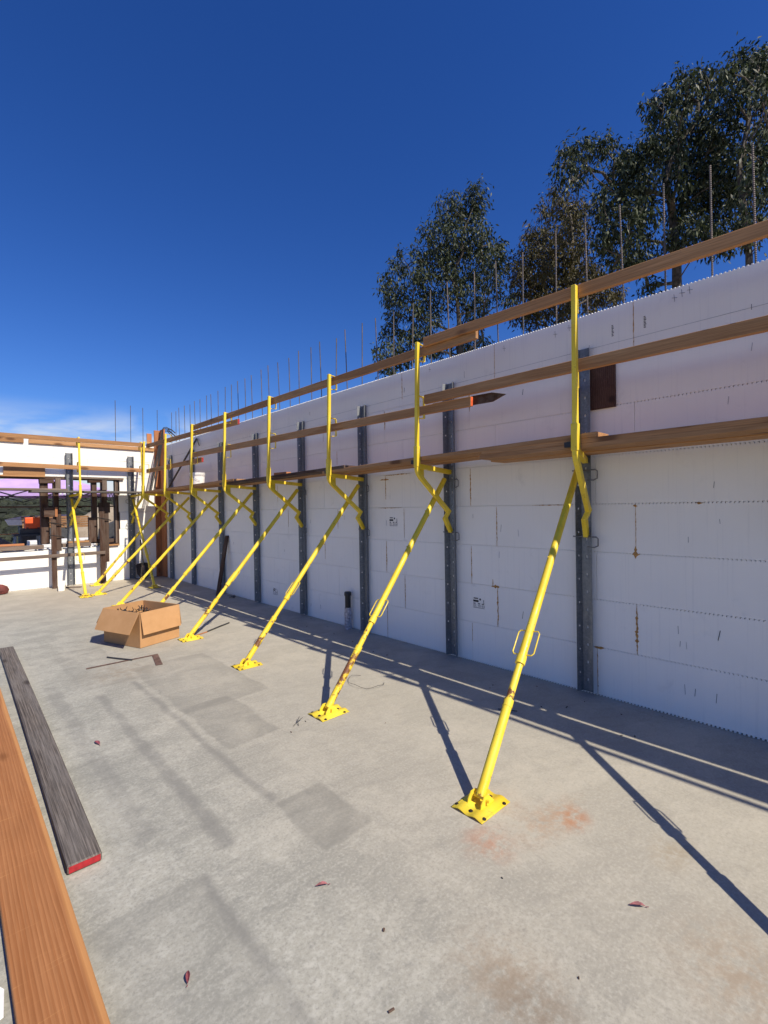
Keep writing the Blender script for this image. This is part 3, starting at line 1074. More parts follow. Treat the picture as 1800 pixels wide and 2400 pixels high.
# plywood scrap behind the channel of the nearest brace, high on the wall
b = MB()
b.box((WX - 0.022, 1.53, 2.432), (WX - 0.002, 1.738, 2.78))
tag(b.build('plywood_scrap', 'ply', bevel=0.002), 'dark brown plywood scrap screwed high on the long foam wall', 'plywood')

# ------------------------------------------------------------------ vertical rebar
def rebar(x, y, z0, z1, lean, label, group):
    b = MB()
    n = 8
    b.tube([(x + lean[0] * k / n, y + lean[1] * k / n, z0 + (z1 - z0) * k / n) for k in range(n + 1)], 0.0068, 8)
    o = b.build('rebar', 'rebar', origin=(x, y, z0), smooth=True)
    return tag(o, label, 'rebar', group)

ONES = ['', 'first', 'second', 'third', 'fourth', 'fifth', 'sixth', 'seventh', 'eighth', 'ninth', 'tenth', 'eleventh', 'twelfth', 'thirteenth',
        'fourteenth', 'fifteenth', 'sixteenth', 'seventeenth', 'eighteenth', 'nineteenth']
CARD = ['', 'one', 'two', 'three', 'four', 'five', 'six', 'seven', 'eight', 'nine']
def nth(n):
    if n < 20:
        return ONES[n]
    t = {2: ('twentieth', 'twenty'), 3: ('thirtieth', 'thirty'), 4: ('fortieth', 'forty')}[n // 10]
    return t[0] if n % 10 == 0 else t[1] + '-' + ONES[n % 10]
rs = random.Random(5)
y = 0.6105
k = 1
while y < 12.4:
    rebar(4.215 + rs.uniform(-0.015, 0.015), y + rs.uniform(-0.03, 0.03), 2.7, 4.165 - 0.006 * y + rs.uniform(-0.02, 0.02),
          (rs.uniform(-0.03, 0.03), rs.uniform(-0.03, 0.045)),
          'slim upright bar on the long wall, ' + nth(k) + ' from the right edge of the view', 'bars along the top of the long wall')
    y += 0.3055
    k += 1
for (x, zt, nm) in ((3.085, 4.32, 'leftmost and tallest of four'), (3.42, 4.24, 'second of four from the left'), (3.70, 4.22, 'third of four from the left'),
                    (4.04, 4.21, 'last of four, above the corner board')):
    rebar(x, 12.72, 2.8, zt, (0.012, 0.0), 'dark upright bar above the far wall, ' + nm, 'bars above the far wall')

# loose bars leaning in the corner
def bent(pts, r, label, mat='black_steel'):
    b = MB()
    b.tube(pts, r, 7)
    return tag(b.build('bent_rebar', mat, smooth=True), label, 'rebar', 'loose bars leaning in the corner')

LB = 'dark hooked steel bar leaning in the corner behind the guard rails'
for k in range(5):
    dx = 0.035 * k
    top_ = Vector((4.00 + 0.012 * k, 12.22 + 0.01 * k, 3.62 - 0.015 * k + 0.05 * (k % 2)))
    foot = Vector((3.64 + dx * 0.9, 12.10 + 0.03 * (k % 3), 2.112))
    hook = [top_ + Vector((0.03, 0, 0.045)), top_ + Vector((0.09, 0, 0.06)), top_ + Vector((0.22, -0.02, 0.03 - 0.03 * k)), top_ + Vector((0.30, -0.03, -0.04 - 0.03 * k))]
    bent([foot, foot.lerp(top_, 0.5), top_] + hook, 0.010, LB)
LC = ('upper of two black bent bars leaning along the long wall', 'lower of two black bent bars leaning along the long wall')
for k in range(2):
    f0 = Vector((3.90, 11.69 - 0.06 * k, 2.115))
    t0 = Vector((4.035, 10.19 - 0.02 * k, 3.19 - 0.02 * k))
    bent([f0, f0.lerp(t0, 0.5), t0, t0 + Vector((0.0, -0.05, -0.01)), t0 + Vector((0.0, -0.13, -0.15))], 0.012, LC[k])

# corner form boards
lumber('corner_board', (3.985, FY - 0.022, 0.005), (3.985, FY - 0.022, 3.66), 0.145, 0.036, 'fir_corner', up=(0, -1, 0), label='tall orange fir board upright on the far wall in the corner', cat='board')
lumber('corner_board', (WX - 0.022, 12.36, 0.005), (WX - 0.022, 12.36, 3.665), 0.28, 0.036, 'fir_corner', up=(-1, 0, 0), label='tall shaded fir board upright on the long wall in the corner', cat='board')
lumber('corner_board', (3.905, FY + 0.33, 2.9), (3.905, FY + 0.33, 3.62), 0.115, 0.036, 'fir_corner', up=(0, -1, 0), label='short orange board showing above the far wall left of the corner', cat='board')

# ------------------------------------------------------------------ far wall: rails, planks, window timbers
lumber('guard_rail', (-3.0, 11.975, 3.196), (3.50, 11.975, 3.196), 0.038, 0.089, 'fir', label='sunlit top guard rail board before the far wall', cat='guard rail', group=GR)
lumber('guard_rail', (-3.0, 11.99, 2.655), (3.50, 11.99, 2.598), 0.038, 0.089, 'fir', label='sunlit middle guard rail board before the far wall', cat='guard rail', group=GR)
lumber('ledger_board', (-3.0, FY - 0.021, 3.178), (1.30, FY - 0.021, 3.178), 0.036, 0.086, 'fir', label='sunlit ledger board along the far wall top, left piece', cat='board')
lumber('ledger_board', (1.385, FY - 0.021, 3.178), (3.905, FY - 0.021, 3.172), 0.036, 0.086, 'fir', label='sunlit ledger board along the far wall top, right piece', cat='board')
for yc, rn in ((12.10, 'open side'), (12.365, 'wall side')):
    lumber('scaffold_plank', (-3.0, yc, 2.128), (1.98, yc, 2.128), 0.236, 0.038, 'pale_wood', label='weathered scaffold plank before the window, upper left, ' + rn, cat='plank', group=PL)
    lumber('scaffold_plank', (1.35, yc, 2.088), (3.46, yc, 2.088), 0.236, 0.038, 'grey_wood', label='grey scaffold plank before the far wall, right, ' + rn, cat='plank', group=PL)

wf = thing('window_form', 'rough timber form and shoring filling the window opening in the far wall', 'window form', (2.0, FY, 0))
def wl(name, p0, p1, w, t, mat='dark_wood', up=(0, -1, 0)):
    return lumber(name, p0, p1, w, t, mat, up=up, parent=wf, bevel=0.002)
wl('header_board', (0.95, FY - 0.023, 2.534), (1.66, FY - 0.023, 2.530), 0.20, 0.036, 'fir')
wl('header_strip', (0.90, FY - 0.025, 2.425), (1.66, FY - 0.025, 2.428), 0.030, 0.044, 'fir')
wl('header_plate', (2.17, FY - 0.02, 2.425), (3.20, FY - 0.02, 2.415), 0.045, 0.05, 'pale_wood')
wl('head', (-2.0, FY + 0.15, 2.408), (3.09, FY + 0.15, 2.408), 0.045, 0.28, 'dark_wood')
wl('jamb', (3.072, FY + 0.14, 0.86), (3.072, FY + 0.14, 2.385), 0.26, 0.040, 'dark_wood', up=(-1, 0, 0))
wl('jamb_strip', (3.035, FY + 0.04, 0.90), (3.035, FY + 0.04, 2.385), 0.035, 0.09, 'pale_wood')
wl('sill_beam', (-1.5, FY + 0.03, 0.905), (1.61, FY + 0.03, 0.900), 0.085, 0.14, 'pale_wood')
wl('sill_board', (-0.2, FY + 0.10, 0.972), (1.28, FY + 0.10, 0.968), 0.04, 0.14, 'fir_corner')
wl('sill_beam', (1.95, FY + 0.03, 0.905), (2.50, FY + 0.03, 0.905), 0.085, 0.14, 'pale_wood')
wl('sill_board', (2.05, FY + 0.05, 0.972), (2.48, FY + 0.05, 0.972), 0.04, 0.14, 'fir')
wl('sill_beam', (2.42, FY + 0.16, 0.955), (3.05, FY + 0.16, 0.955), 0.09, 0.10, 'dark_wood')
wl('sill_board', (2.84, FY + 0.0, 0.855), (3.07, FY + 0.0, 0.858), 0.035, 0.10, 'fir')
# left shore
wl('post', (1.765, 12.33, 0.0), (1.768, 12.40, 1.50), 0.092, 0.045, 'dark_wood')
wl('post', (1.868, 12.44, 0.80), (1.872, 12.44, 1.70), 0.092, 0.045, 'dark_wood')
wl('block', (1.60, 12.36, 1.65), (1.815, 12.36, 1.65), 0.20, 0.04, 'dark_wood')
wl('block', (1.815, 12.34, 1.55), (1.815, 12.34, 1.755), 0.045, 0.05, 'fir_corner')
wl('post', (1.645, FY + 0.10, 0.95), (1.645, FY + 0.10, 2.385), 0.14, 0.14, 'dark_wood')
wl('post', (1.86, FY + 0.10, 0.95), (1.86, FY + 0.10, 2.33), 0.10, 0.14, 'dark_wood')
wl('block', (1.56, FY + 0.06, 2.33), (1.82, FY + 0.06, 2.34), 0.10, 0.16, 'dark_wood')
wl('block', (1.89, FY + 0.00, 2.12), (1.89, FY + 0.00, 2.40), 0.10, 0.09, 'pale_wood')
wl('block', (1.648, FY + 0.02, 0.96), (1.648, FY + 0.02, 1.52), 0.15, 0.10, 'dark_wood')
# right shore
wl('post', (2.690, 12.33, 0.0), (2.692, 12.40, 1.745), 0.105, 0.045, 'dark_wood')
wl('post', (2.795, 12.44, 0.48), (2.797, 12.44, 1.745), 0.088, 0.045, 'dark_wood')
wl('post', (2.60, FY + 0.10, 0.98), (2.60, FY + 0.10, 2.385), 0.10, 0.14, 'dark_wood')
wl('post', (2.80, FY + 0.10, 1.70), (2.80, FY + 0.10, 2.385), 0.11, 0.14, 'dark_wood')
wl('block', (2.80, FY + 0.01, 2.15), (2.80, FY + 0.01, 2.39), 0.10, 0.08, 'pale_wood')
wl('block', (2.48, FY + 0.06, 2.345), (2.78, FY + 0.06, 2.365), 0.06, 0.16, 'dark_wood')
wl('block', (2.545, FY + 0.03, 0.95), (2.545, FY + 0.03, 1.52), 0.16, 0.10, 'dark_wood')
wl('block', (2.80, FY + 0.06, 1.62), (2.80, FY + 0.06, 1.86), 0.22, 0.12, 'dark_wood')
# whaler boards
wl('whaler', (-1.5, FY + 0.22, 1.775), (3.05, FY + 0.22, 1.775), 0.035, 0.09, 'dark_wood')
wl('rail', (-1.5, 12.30, 0.690), (2.73, 12.30, 0.712), 0.070, 0.04, 'pale_wood')
for (x0, z0) in ((1.70, 1.40), (1.70, 1.13), (2.62, 1.48)):
    b = MB()
    b.tube([(x0 - 0.02, 12.375, z0 + 0.03), (x0 + 0.14, 12.36, z0), (x0 + 0.26, 12.40, z0 - 0.04)], 0.012, 6)
    b.build('tie_rod', 'dark_iron', wf, smooth=True)

# small things at the foot of the far wall
b = MB()
b.hexa([(1.745, 11.80, 0), (1.86, 11.84, 0), (1.93, 12.16, 0), (1.82, 12.14, 0), (1.745, 11.80, 0.11), (1.86, 11.84, 0.10), (1.93, 12.16, 0.17), (1.82, 12.14, 0.18)])
tag(b.build('foam_scrap', 'foam', bevel=0.004), 'white foam offcut lying on the slab below the window', 'foam scrap')
lumber('thin_board', (1.92, 12.27, 0.012), (2.20, 12.06, 0.012), 0.07, 0.02, 'pale_wood', label='thin wood strip lying on the slab at the far brace', cat='board')
b = MB()
b.lathe((0.83, 12.35, 0), [(0.02, 0.0), (0.13, 0.015), (0.15, 0.08), (0.12, 0.15), (0.06, 0.19), (0.01, 0.20)], 14)
for v in b.v:
    v += Vector((noise.noise(v * 9), noise.noise(v * 9 + Vector((5, 0, 0))), 0)) * 0.03
tag(b.build('cloth_bundle', 'maroon', smooth=True), 'dark red bundle at the foot of the far wall, left edge', 'bundle')
# shovel in the corner
sh = thing('shovel', 'old shovel with dark blade leaning against the far wall near the corner', 'shovel', (3.55, 12.36, 0))
b = MB()
outl = []
for k in range(17):
    a = math.pi * k / 16
    outl.append((3.545 + 0.165 * math.cos(a), 12.365 - 0.02, 0.34 + 0.06 * math.sin(a)))
outl += [(3.40, 12.33, 0.14), (3.47, 12.315, 0.04), (3.555, 12.31, 0.008), (3.64, 12.315, 0.05), (3.70, 12.33, 0.15)]
b.slab(outl, (0, 1, 0.06), 0.006)
b.build('blade', 'dark_iron', sh)
MB().tube([(3.545, 12.335, 0.34), (3.525, 12.46, 0.95)], 0.017, 10).build('shaft', 'blackish', sh, smooth=True)
lumber('stake_stub', (3.565, 12.30, 0.0), (3.545, 12.33, 0.33), 0.05, 0.03, 'pale_wood', up=(0, -1, 0), label='short wood stub standing before the shovel blade', cat='stake')

# ------------------------------------------------------------------ on the slab
lumber('weathered_beam', (0.4515, 2.52, 0.0235), (0.532, 7.18, 0.0235), 0.137, 0.042, 'grey_wood', end_mat='red_paint', bevel=0.006,
       label='grey weathered timber with red painted end lying on the slab', cat='timber')
lumber('fir_board', (0.246, 0.9, 0.026), (0.256, 5.75, 0.026), 0.212, 0.046, 'fir_red', bevel=0.003,
       label='wide orange fir board lying on the slab at the left edge', cat='board')
b = MB()
b.slab([(-0.05, 1.90, 0.004), (0.118, 1.96, 0.004), (0.128, 2.07, 0.004), (0.10, 2.13, 0.004), (-0.06, 2.10, 0.004)], (0, 0, 1), 0.004)
tag(b.build('paper_scrap', 'paper'), 'white scrap at the bottom left beside the orange board', 'paper')

# cardboard carton with its four flaps folded out
cb = thing('cardboard_box', 'open brown cardboard carton with flaps folded out, on the slab', 'box', (1.85, 6.5, 0))
C0 = Vector((1.700, 6.095, 0.004))
E1 = Vector((0.519, 0.186, 0)).normalized() * 0.552      # along the front
E2 = Vector((-E1.y, E1.x, 0)).normalized() * 0.700       # along the side
BH = 0.42
TH = 0.005
up = Vector((0, 0, 1))
n1, n2 = E1.normalized(), E2.normalized()
def panel(name, a, e, h, nrm, mat='card'):
    b = MB()
    b.slab([a, a + e, a + e + h, a + h], nrm, TH)
    return b.build(name, mat, cb, bevel=0.0012)
H_ = up * BH
panel('front_panel', C0, E1, H_, n2)
panel('back_panel', C0 + E2, E1, H_, -n2)
panel('side_panel', C0 + n2 * TH * 1.2, E2 - n2 * TH * 2.4, H_, n1)
panel('side_panel', C0 + E1 + n2 * TH * 1.2, E2 - n2 * TH * 2.4, H_, -n1)
panel('bottom', C0 + n1 * 0.006 + n2 * 0.006 + up * 0.002, E1 - n1 * 0.012, E2 - n2 * 0.012, up)
def flap(a, e, out, length, ang, inset, inset2=None):
    inset2 = inset if inset2 is None else inset2
    d = (out * math.sin(ang) - up * math.cos(ang)) * length
    en = e.normalized()
    b = MB()
    t0 = a + out * 0.003 + up * 0.002
    b.slab([t0 + en * 0.003, t0 + e - en * 0.003, t0 + e - en * inset2 + d, t0 + en * inset + d], (out * math.cos(ang) + up * math.sin(ang)), TH * 0.9)
    return b.build('flap', 'card', cb, bevel=0.001)
flap(C0 + H_, E1, -n2, 0.268, R(9), 0.012)
flap(C0 + H_, E2, -n1, 0.268, R(27), 0.02)
flap(C0 + E1 + H_, E2, n1, 0.268, R(10), 0.02)
flap(C0 + E2 + H_, E1, n2, 0.268, R(38), 0.01)
rs = random.Random(8)
for k in range(16):                                        # black plastic rebar clips heaped inside
    c = C0 + E1 * rs.uniform(0.15, 0.85) + E2 * rs.uniform(0.12, 0.88) + up * rs.uniform(0.20, 0.33)
    if k < 5:
        c = C0 + E1 * (0.10 + 0.02 * k) + E2 * (0.25 + 0.12 * k) + up * (0.36 + 0.02 * (k % 2))
    if k == 5:
        c = C0 + E1 * 0.42 + E2 * 0.42 + up * 0.40
    b = MB()
    ax = Vector((rs.uniform(-1, 1), rs.uniform(-1, 1), rs.uniform(0.2, 1))).normalized()
    s1 = ax.orthogonal().normalized()
    s2 = ax.cross(s1)
    b.tube([c + s1 * 0.03 * math.cos(a * math.pi / 4) + s2 * 0.03 * math.sin(a * math.pi / 4) for a in range(8)], 0.006, 5, closed=True)
    for a in range(6):
        an = a * math.pi / 3
        dd = s1 * math.cos(an) + s2 * math.sin(an)
        b.tube([c + dd * 0.028, c + dd * 0.06 + ax * rs.uniform(-0.02, 0.02), c + dd * 0.075 + ax * rs.uniform(0.0, 0.035)], [0.006, 0.005, 0.003], 5)
    b.tube([c - ax * 0.02, c + ax * 0.05], 0.008, 5)
    tag(b.build('rebar_clip', 'black_plastic'), 'black spiky plastic clip heaped inside the cardboard carton', 'clip', 'black clips in the carton')
# loose fill below so that the clips rest on something
b = MB()
b.box(tuple(C0 + n1 * 0.0 + up * 0.012), tuple(C0 + up * 0.013 + Vector((0.001, 0.001, 0))))
b = MB()
nx, ny = 9, 11
vs = []
for j in range(ny):
    for i in range(nx):
        p = C0 + n1 * (0.02 + (E1.length - 0.04) * i / (nx - 1)) + n2 * (0.02 + (E2.length - 0.04) * j / (ny - 1))
        p.z = 0.24 + 0.05 * noise.noise(p * 14) + 0.03 * rs.random()
        vs.append(p)
b.add(vs, [(j * nx + i, j * nx + i + 1, (j + 1) * nx + i + 1, (j + 1) * nx + i) for j in range(ny - 1) for i in range(nx - 1)])
tag(b.build('clip_pile', 'black_plastic', solidify=0.012), 'heap of small black plastic clips filling the carton', 'clips', kind='stuff')

# steel square and scraps
b = MB()
b.slab([(1.070, 5.700, 0.003), (1.705, 5.685, 0.003), (1.625, 5.300, 0.003), (1.690, 5.285, 0.003), (1.775, 5.715, 0.003), (1.075, 5.735, 0.003)], (0, 0, 1), 0.003)
tag(b.build('framing_square', 'rusty'), 'rusty steel framing square lying on the slab before the carton', 'square')
b = MB()
b.tube([(1.325, 5.985, 0.009), (1.40, 5.83, 0.012), (1.495, 5.67, 0.010)], 0.008, 7)
tag(b.build('rod_scrap', 'black_steel', smooth=True), 'short dark steel rod lying across the framing square', 'rod')
b = MB()
b.tube([(2.575, 6.258, 0.009), (2.78, 6.38, 0.012), (3.00, 6.51, 0.010)], 0.010, 7)
tag(b.build('rod_scrap', 'black_steel', smooth=True), 'dark rod on the slab right of the carton near a foot plate', 'rod')
lumber('wood_sliver', (2.40, 6.185, 0.007), (2.57, 6.255, 0.007), 0.025, 0.010, 'fir_corner', label='reddish wood sliver lying beside the dark rod', cat='offcut')
b = MB()
cw = Vector((2.87, 3.35, 0))
pts = []
for k in range(15):
    a = R(60) + R(255) * k / 14
    pts.append(cw + Vector((0.15 * math.cos(a), 0.19 * math.sin(a), 0.006 + 0.02 * math.sin(k * 0.7) ** 2)))
b.tube(pts, 0.0018, 5)
tag(b.build('tie_wire', 'black_steel', smooth=True), 'thin loop of tie wire on the slab before the wall shadow', 'wire')
b = MB()
cw = Vector((1.90, 3.06, 0))
for q in (((0, 0), (0.045, 0.02), (0.09, 0.06)), ((0.03, -0.02), (0.05, 0.02), (0.10, 0.03))):
    b.tube([cw + Vector((x, y, 0.004 + 0.012 * i)) for i, (x, y) in enumerate(q)], 0.0022, 5)
tag(b.build('twig', 'black_steel', smooth=True), 'small dark twig of wire beside the second foot plate', 'wire')
b = MB()
b.tube([(3.30, 2.02, 0.004), (3.26, 2.06, 0.010), (3.23, 2.15, 0.004)], 0.0035, 5)
tag(b.build('wire_scrap', 'black_steel', smooth=True), 'short bent wire scrap on the slab left of the nearest strut', 'wire')
rs = random.Random(31)
for k in range(28):                                        # crumbs and chips by the wall
    if k < 20:
        x, y = rs.uniform(3.45, 4.0), rs.uniform(0.7, 6.0)
    else:
        x, y = rs.uniform(0.7, 3.2), rs.uniform(0.7, 4.0)
    b = MB()
    s_ = rs.uniform(0.003, 0.008)
    st = rs.uniform(1, 4)
    an = rs.uniform(0, math.pi)
    d = Vector((math.cos(an), math.sin(an), 0))
    b.bar(Vector((x, y, s_ * 0.5)) - d * s_ * st / 2, Vector((x, y, s_ * 0.6)) + d * s_ * st / 2, s_, s_ * 0.8)
    tag(b.build('debris_chip', 'dark_wood' if k % 3 else 'black_steel', bevel=0.001), 'tiny dark chip of debris lying on the slab', 'debris', 'tiny debris chips on the slab')
# red eucalyptus leaves
def dry_leaf(x, y, ang, ln, label):
    b = MB()
    d = Vector((math.cos(ang), math.sin(ang), 0))
    t = Vector((-d.y, d.x, 0))
    c = Vector((x, y, 0.004))
    prof = [(-0.5, 0.0), (-0.32, 0.13), (-0.1, 0.19), (0.15, 0.15), (0.36, 0.07), (0.5, 0.0)]
    vs = []
    for u, w_ in prof:
        z = 0.010 * (1 - 4 * u * u) * 0.4 + 0.006 * abs(u)
        for k in (-1, 0, 1):
            vs.append(c + d * (u * ln) + t * (k * w_ * ln * 0.75) + Vector((0, 0, z + (0.012 if k else 0) * w_ * 4)))
    fs = []
    for i in range(len(prof) - 1):
        for k in range(2):
            a = i * 3 + k
            fs.append((a, a + 1, a + 4, a + 3))
    b.add(vs, fs)
    b.tube([c - d * ln * 0.5, c - d * ln * 0.68 + t * ln * 0.05 + Vector((0, 0, 0.004))], 0.0012, 5)
    tag(b.build('dry_leaf', 'leaf_red', solidify=0.0006), label, 'leaf', 'dry red leaves on the slab')
dry_leaf(0.598, 1.675, R(68), 0.052, 'dry red leaf on the slab right of the orange board')
dry_leaf(1.168, 1.680, R(150), 0.055, 'dry red leaf in the middle foreground of the slab')
dry_leaf(2.025, 0.703, R(128), 0.062, 'dry red leaf on the slab at the lower right')
dry_leaf(0.772, 3.82, R(100), 0.085, 'narrow red leaf on the slab right of the grey timber')

# pipe stub by the wall
ps = thing('pipe_stub', 'black capped pipe stub wrapped in silver tape beside the long wall', 'pipe', (4.00, 5.02, 0))
MB().lathe((4.00, 5.02, 0.0), [(0.050, 0), (0.047, 0.10), (0.050, 0.20), (0.045, 0.29)], 16).build('tape_wrap', 'grey_tape', ps, smooth=True)
MB().lathe((4.00, 5.02, 0.28), [(0.039, 0), (0.039, 0.17), (0.048, 0.172), (0.048, 0.21), (0.040, 0.222), (0.01, 0.224)], 16).build('pipe', 'black_plastic', ps, smooth=True)
lumber('leaning_stake', (3.80, 8.72, 0.0), (4.045, 8.80, 1.14), 0.085, 0.03, 'dark_wood', up=(-1, -0.3, 0), label='brown wooden stake leaning against the long wall between braces', cat='stake')
for (y0, nm) in ((8.35, 'tangle of dark wire at the foot of the long wall'),):
    b = MB()
    rs = random.Random(2)
    b.tube([(3.93 + 0.08 * rs.uniform(-1, 1), y0 + 0.14 * rs.uniform(-1, 1), 0.008 + 0.04 * rs.random()) for k in range(14)], 0.004, 5)
    tag(b.build('wire_tangle', 'black_steel', smooth=True), nm, 'wire')

# ------------------------------------------------------------------ outside the window and beyond
g = G('dry_earth')
P_ = g.obj()
a = g.noise(P_, 0.5, 6, 0.6)
c = g.noise(P_, 5.0, 6, 0.65)
col = g.mix(g.ss(a, 0.35, 0.65), (0.25, 0.20, 0.145), (0.34, 0.285, 0.215))
col = g.mix(g.ss(c, 0.5, 0.75, 0.0, 0.6), col, (0.13, 0.105, 0.075))
g.bump(c, 0.6, 0.08)
g.set(color=col, rough=0.95)
M['earth'] = g.m
g = G('brushy_hillside')
P_ = g.obj()
a = g.noise(P_, 0.045, 6, 0.65)
c = g.noise(P_, 0.30, 7, 0.75)
col = g.mix(g.ss(c, 0.38, 0.62), (0.014, 0.020, 0.012), (0.050, 0.060, 0.034))
col = g.mix(g.ss(a, 0.54, 0.62), col, (0.20, 0.165, 0.115))
g.bump(c, 1.0, 1.5)
g.set(color=col, rough=0.95)
M['brush'] = g.m

b = MB()                                        # the ground as one sheet: near earth falling to a valley, hills behind
rings = [0.0, 3, 6, 9, 12, 15, 18, 21, 24, 28, 33, 40, 50, 62, 78, 98, 125, 160, 210, 280, 400, 650, 1100]
nseg = 120
vs, fs = [], []
cx, cy = 0.0, 4.0
for i, r_ in enumerate(rings):
    for k in range(nseg):
        an = 2 * math.pi * k / nseg
        x, y = cx + r_ * math.sin(an), cy + r_ * math.cos(an)
        if r_ < 14:
            z = -0.45
        elif r_ < 40:
            z = -0.45 - (r_ - 14) * 0.13
        elif r_ < 98:
            z = -3.83 - (r_ - 40) * 0.03 + (max(0, r_ - 62) / 36.0) ** 1.2 * 8.5
        else:
            z = 2.9 + min(1.0, (r_ - 98) / 150.0) * 6
        if r_ > 24:
            z += noise.noise(Vector((x * 0.02, y * 0.02, 1.7))) * min(4.0, r_ * 0.03)
        # the slope with the eucalyptus rises behind the long wall
        e = max(0.0, min(1.0, (x - 6.5) / 10.0)) * max(0.0, min(1.0, 1.4 - r_ / 60.0)) * max(0.0, min(1.0, (24.0 - y) / 8.0))
        z += 2.2 * e
        vs.append((x, y, z))
for i in range(len(rings) - 1):
    for k in range(nseg):
        a, c = i * nseg + k, i * nseg + (k + 1) % nseg
        if i == 0:
            fs.append((a, c + nseg, a + nseg)) if k else fs.append((a, c + nseg, a + nseg))
        else:
            fs.append((a, c, c + nseg, a + nseg))
b.add(vs, fs)
gr = b.build('ground', ['earth', 'brush'], origin=(0, 0, 0), smooth=True)
for p in gr.data.polygons:
    if (Vector((p.center.x - cx, p.center.y - cy))).length > 40:
        p.material_index = 1
tag(gr, kind='structure')

def mound(name, c, rx, ry, h, rough, label):
    b = MB()
    n, m = 22, 34
    vs = []
    for j in range(n + 1):
        t = j / n
        for i in range(m):
            a = 2 * math.pi * i / m
            x, y = c[0] + rx * t * math.cos(a), c[1] + ry * t * math.sin(a)
            z = c[2] + h * (0.5 + 0.5 * math.cos(math.pi * t)) * (1 + rough * noise.noise(Vector((x * 0.8, y * 0.8, h)))) + 0.10 * noise.noise(Vector((x * 2.5, y * 2.5, 3)))
            vs.append((x, y, z))
    fs = [(j * m + i, j * m + (i + 1) % m, (j + 1) * m + (i + 1) % m, (j + 1) * m + i) for j in range(n) for i in range(m)]
    b.add(vs, fs)
    return tag(b.build(name, 'earth', smooth=True), label, 'dirt mound')
mound('dirt_mound', (6.3, 26.5, -2.2), 7.5, 4.5, 4.1, 0.18, 'big bare dirt mound seen through the right of the window')
mound('dirt_mound', (0.4, 20.6, -1.2), 4.2, 2.6, 2.30, 0.15, 'low tan dirt bank seen through the left of the window')

# brush clumps on the far hillside
rs = random.Random(77)
b = MB()
for k in range(1500):
    an = R(rs.uniform(-10, 32))
    r_ = rs.uniform(42, 130)
    x, y = cx + r_ * math.sin(an), cy + r_ * math.cos(an)
    z = (-3.83 - (r_ - 40) * 0.03 + (max(0, r_ - 62) / 36.0) ** 1.2 * 8.5) if r_ < 98 else 2.9 + (r_ - 98) / 150.0 * 6
    z += noise.noise(Vector((x * 0.02, y * 0.02, 1.7))) * min(4.0, r_ * 0.03)
    s_ = rs.uniform(0.5, 1.6)
    c = Vector((x, y, z))
    m = []
    for i in range(4):
        for q in range(7):
            ph = math.pi / 2 * i / 3
            th = 2 * math.pi * q / 7
            p = Vector((math.cos(th) * math.cos(ph), math.sin(th) * math.cos(ph), math.sin(ph) * 0.8)) * s_ * rs.uniform(0.7, 1.25)
            m.append(c + p)
    b.add(m, [(i * 7 + q, i * 7 + (q + 1) % 7, (i + 1) * 7 + (q + 1) % 7, (i + 1) * 7 + q) for i in range(3) for q in range(7)])
tag(b.build('hillside_brush', 'brush', origin=(0, 0, 0)), 'dark green brush covering the hillside beyond the window', 'brush', kind='stuff')

# purple canopy tent
ct = thing('canopy_tent', 'purple canopy tent on a black frame outside the window', 'tent', (2.35, 18.3, -0.4))
ca, cb_ = Vector((0.30, 18.9, 0)), Vector((3.85, 17.6, 0))
ux = (cb_ - ca).normalized()
uy = Vector((-ux.y, ux.x, 0))
cc = (ca + cb_) / 2 + uy * 1.3
hw = (cb_ - ca).length / 2
eave, peak = 2.40, 2.99
cor = [cc - ux * hw - uy * 1.5, cc + ux * hw - uy * 1.5, cc + ux * hw + uy * 1.5, cc - ux * hw + uy * 1.5]
b = MB()
n = 10
for k in range(4):
    p, q = cor[k], cor[(k + 1) % 4]
    rows_ = []
    for j in range(n + 1):
        t = j / n
        row = []
        for i in range(n + 1):
            s_ = i / n
            e = p.lerp(q, s_)
            pt = e.lerp(cc, t)
            pt.z = eave + (peak - eave) * (t ** 0.9) - 0.06 * math.sin(math.pi * s_) * (1 - t) + 0.01 * noise.noise(pt * 3)
            row.append(pt)
        rows_.append(row)
    vs = [pt for row in rows_ for pt in row]
    b.add(vs, [(j * (n + 1) + i, j * (n + 1) + i + 1, (j + 1) * (n + 1) + i + 1, (j + 1) * (n + 1) + i) for j in range(n) for i in range(n)])
    vs = []
    for i in range(n + 1):
        e = p.lerp(q, i / n)
        zt = eave - 0.06 * math.sin(math.pi * i / n)
        vs += [Vector((e.x, e.y, zt)), Vector((e.x, e.y, zt - 0.17))]
    b.add(vs, [(2 * i, 2 * i + 2, 2 * i + 3, 2 * i + 1) for i in range(n)])
cn = b.build('canopy', 'purple', ct, smooth=True)
b = MB()                                       # flat white lettering strokes on the valance
e0 = cor[0].lerp(cor[1], 0.70)
for k in range(7):
    p = e0 + ux * 0.10 * k - uy * 0.012
    b.slab([p + Vector((0, 0, eave - 0.19)), p + ux * 0.06 + Vector((0, 0, eave - 0.19)), p + ux * 0.075 + Vector((0, 0, eave - 0.08)), p + ux * 0.02 + Vector((0, 0, eave - 0.08))], uy, 0.002)
b.build('white_lettering', 'white_paint', cn)
for k in range(4):
    MB().tube([Vector((cor[k].x, cor[k].y, -0.45)), Vector((cor[k].x, cor[k].y, eave))], 0.022, 8).build('leg', 'blackish', ct)
    p, q = cor[k], cor[(k + 1) % 4]
    b = MB()
    for i in range(4):
        a_, c_ = p.lerp(q, i / 4), p.lerp(q, (i + 1) / 4)
        b.tube([a_ + up * (eave - 0.04), c_ + up * (eave - 0.36)], 0.016, 6)
        b.tube([a_ + up * (eave - 0.36), c_ + up * (eave - 0.04)], 0.016, 6)
    b.build('truss', 'blackish', ct)
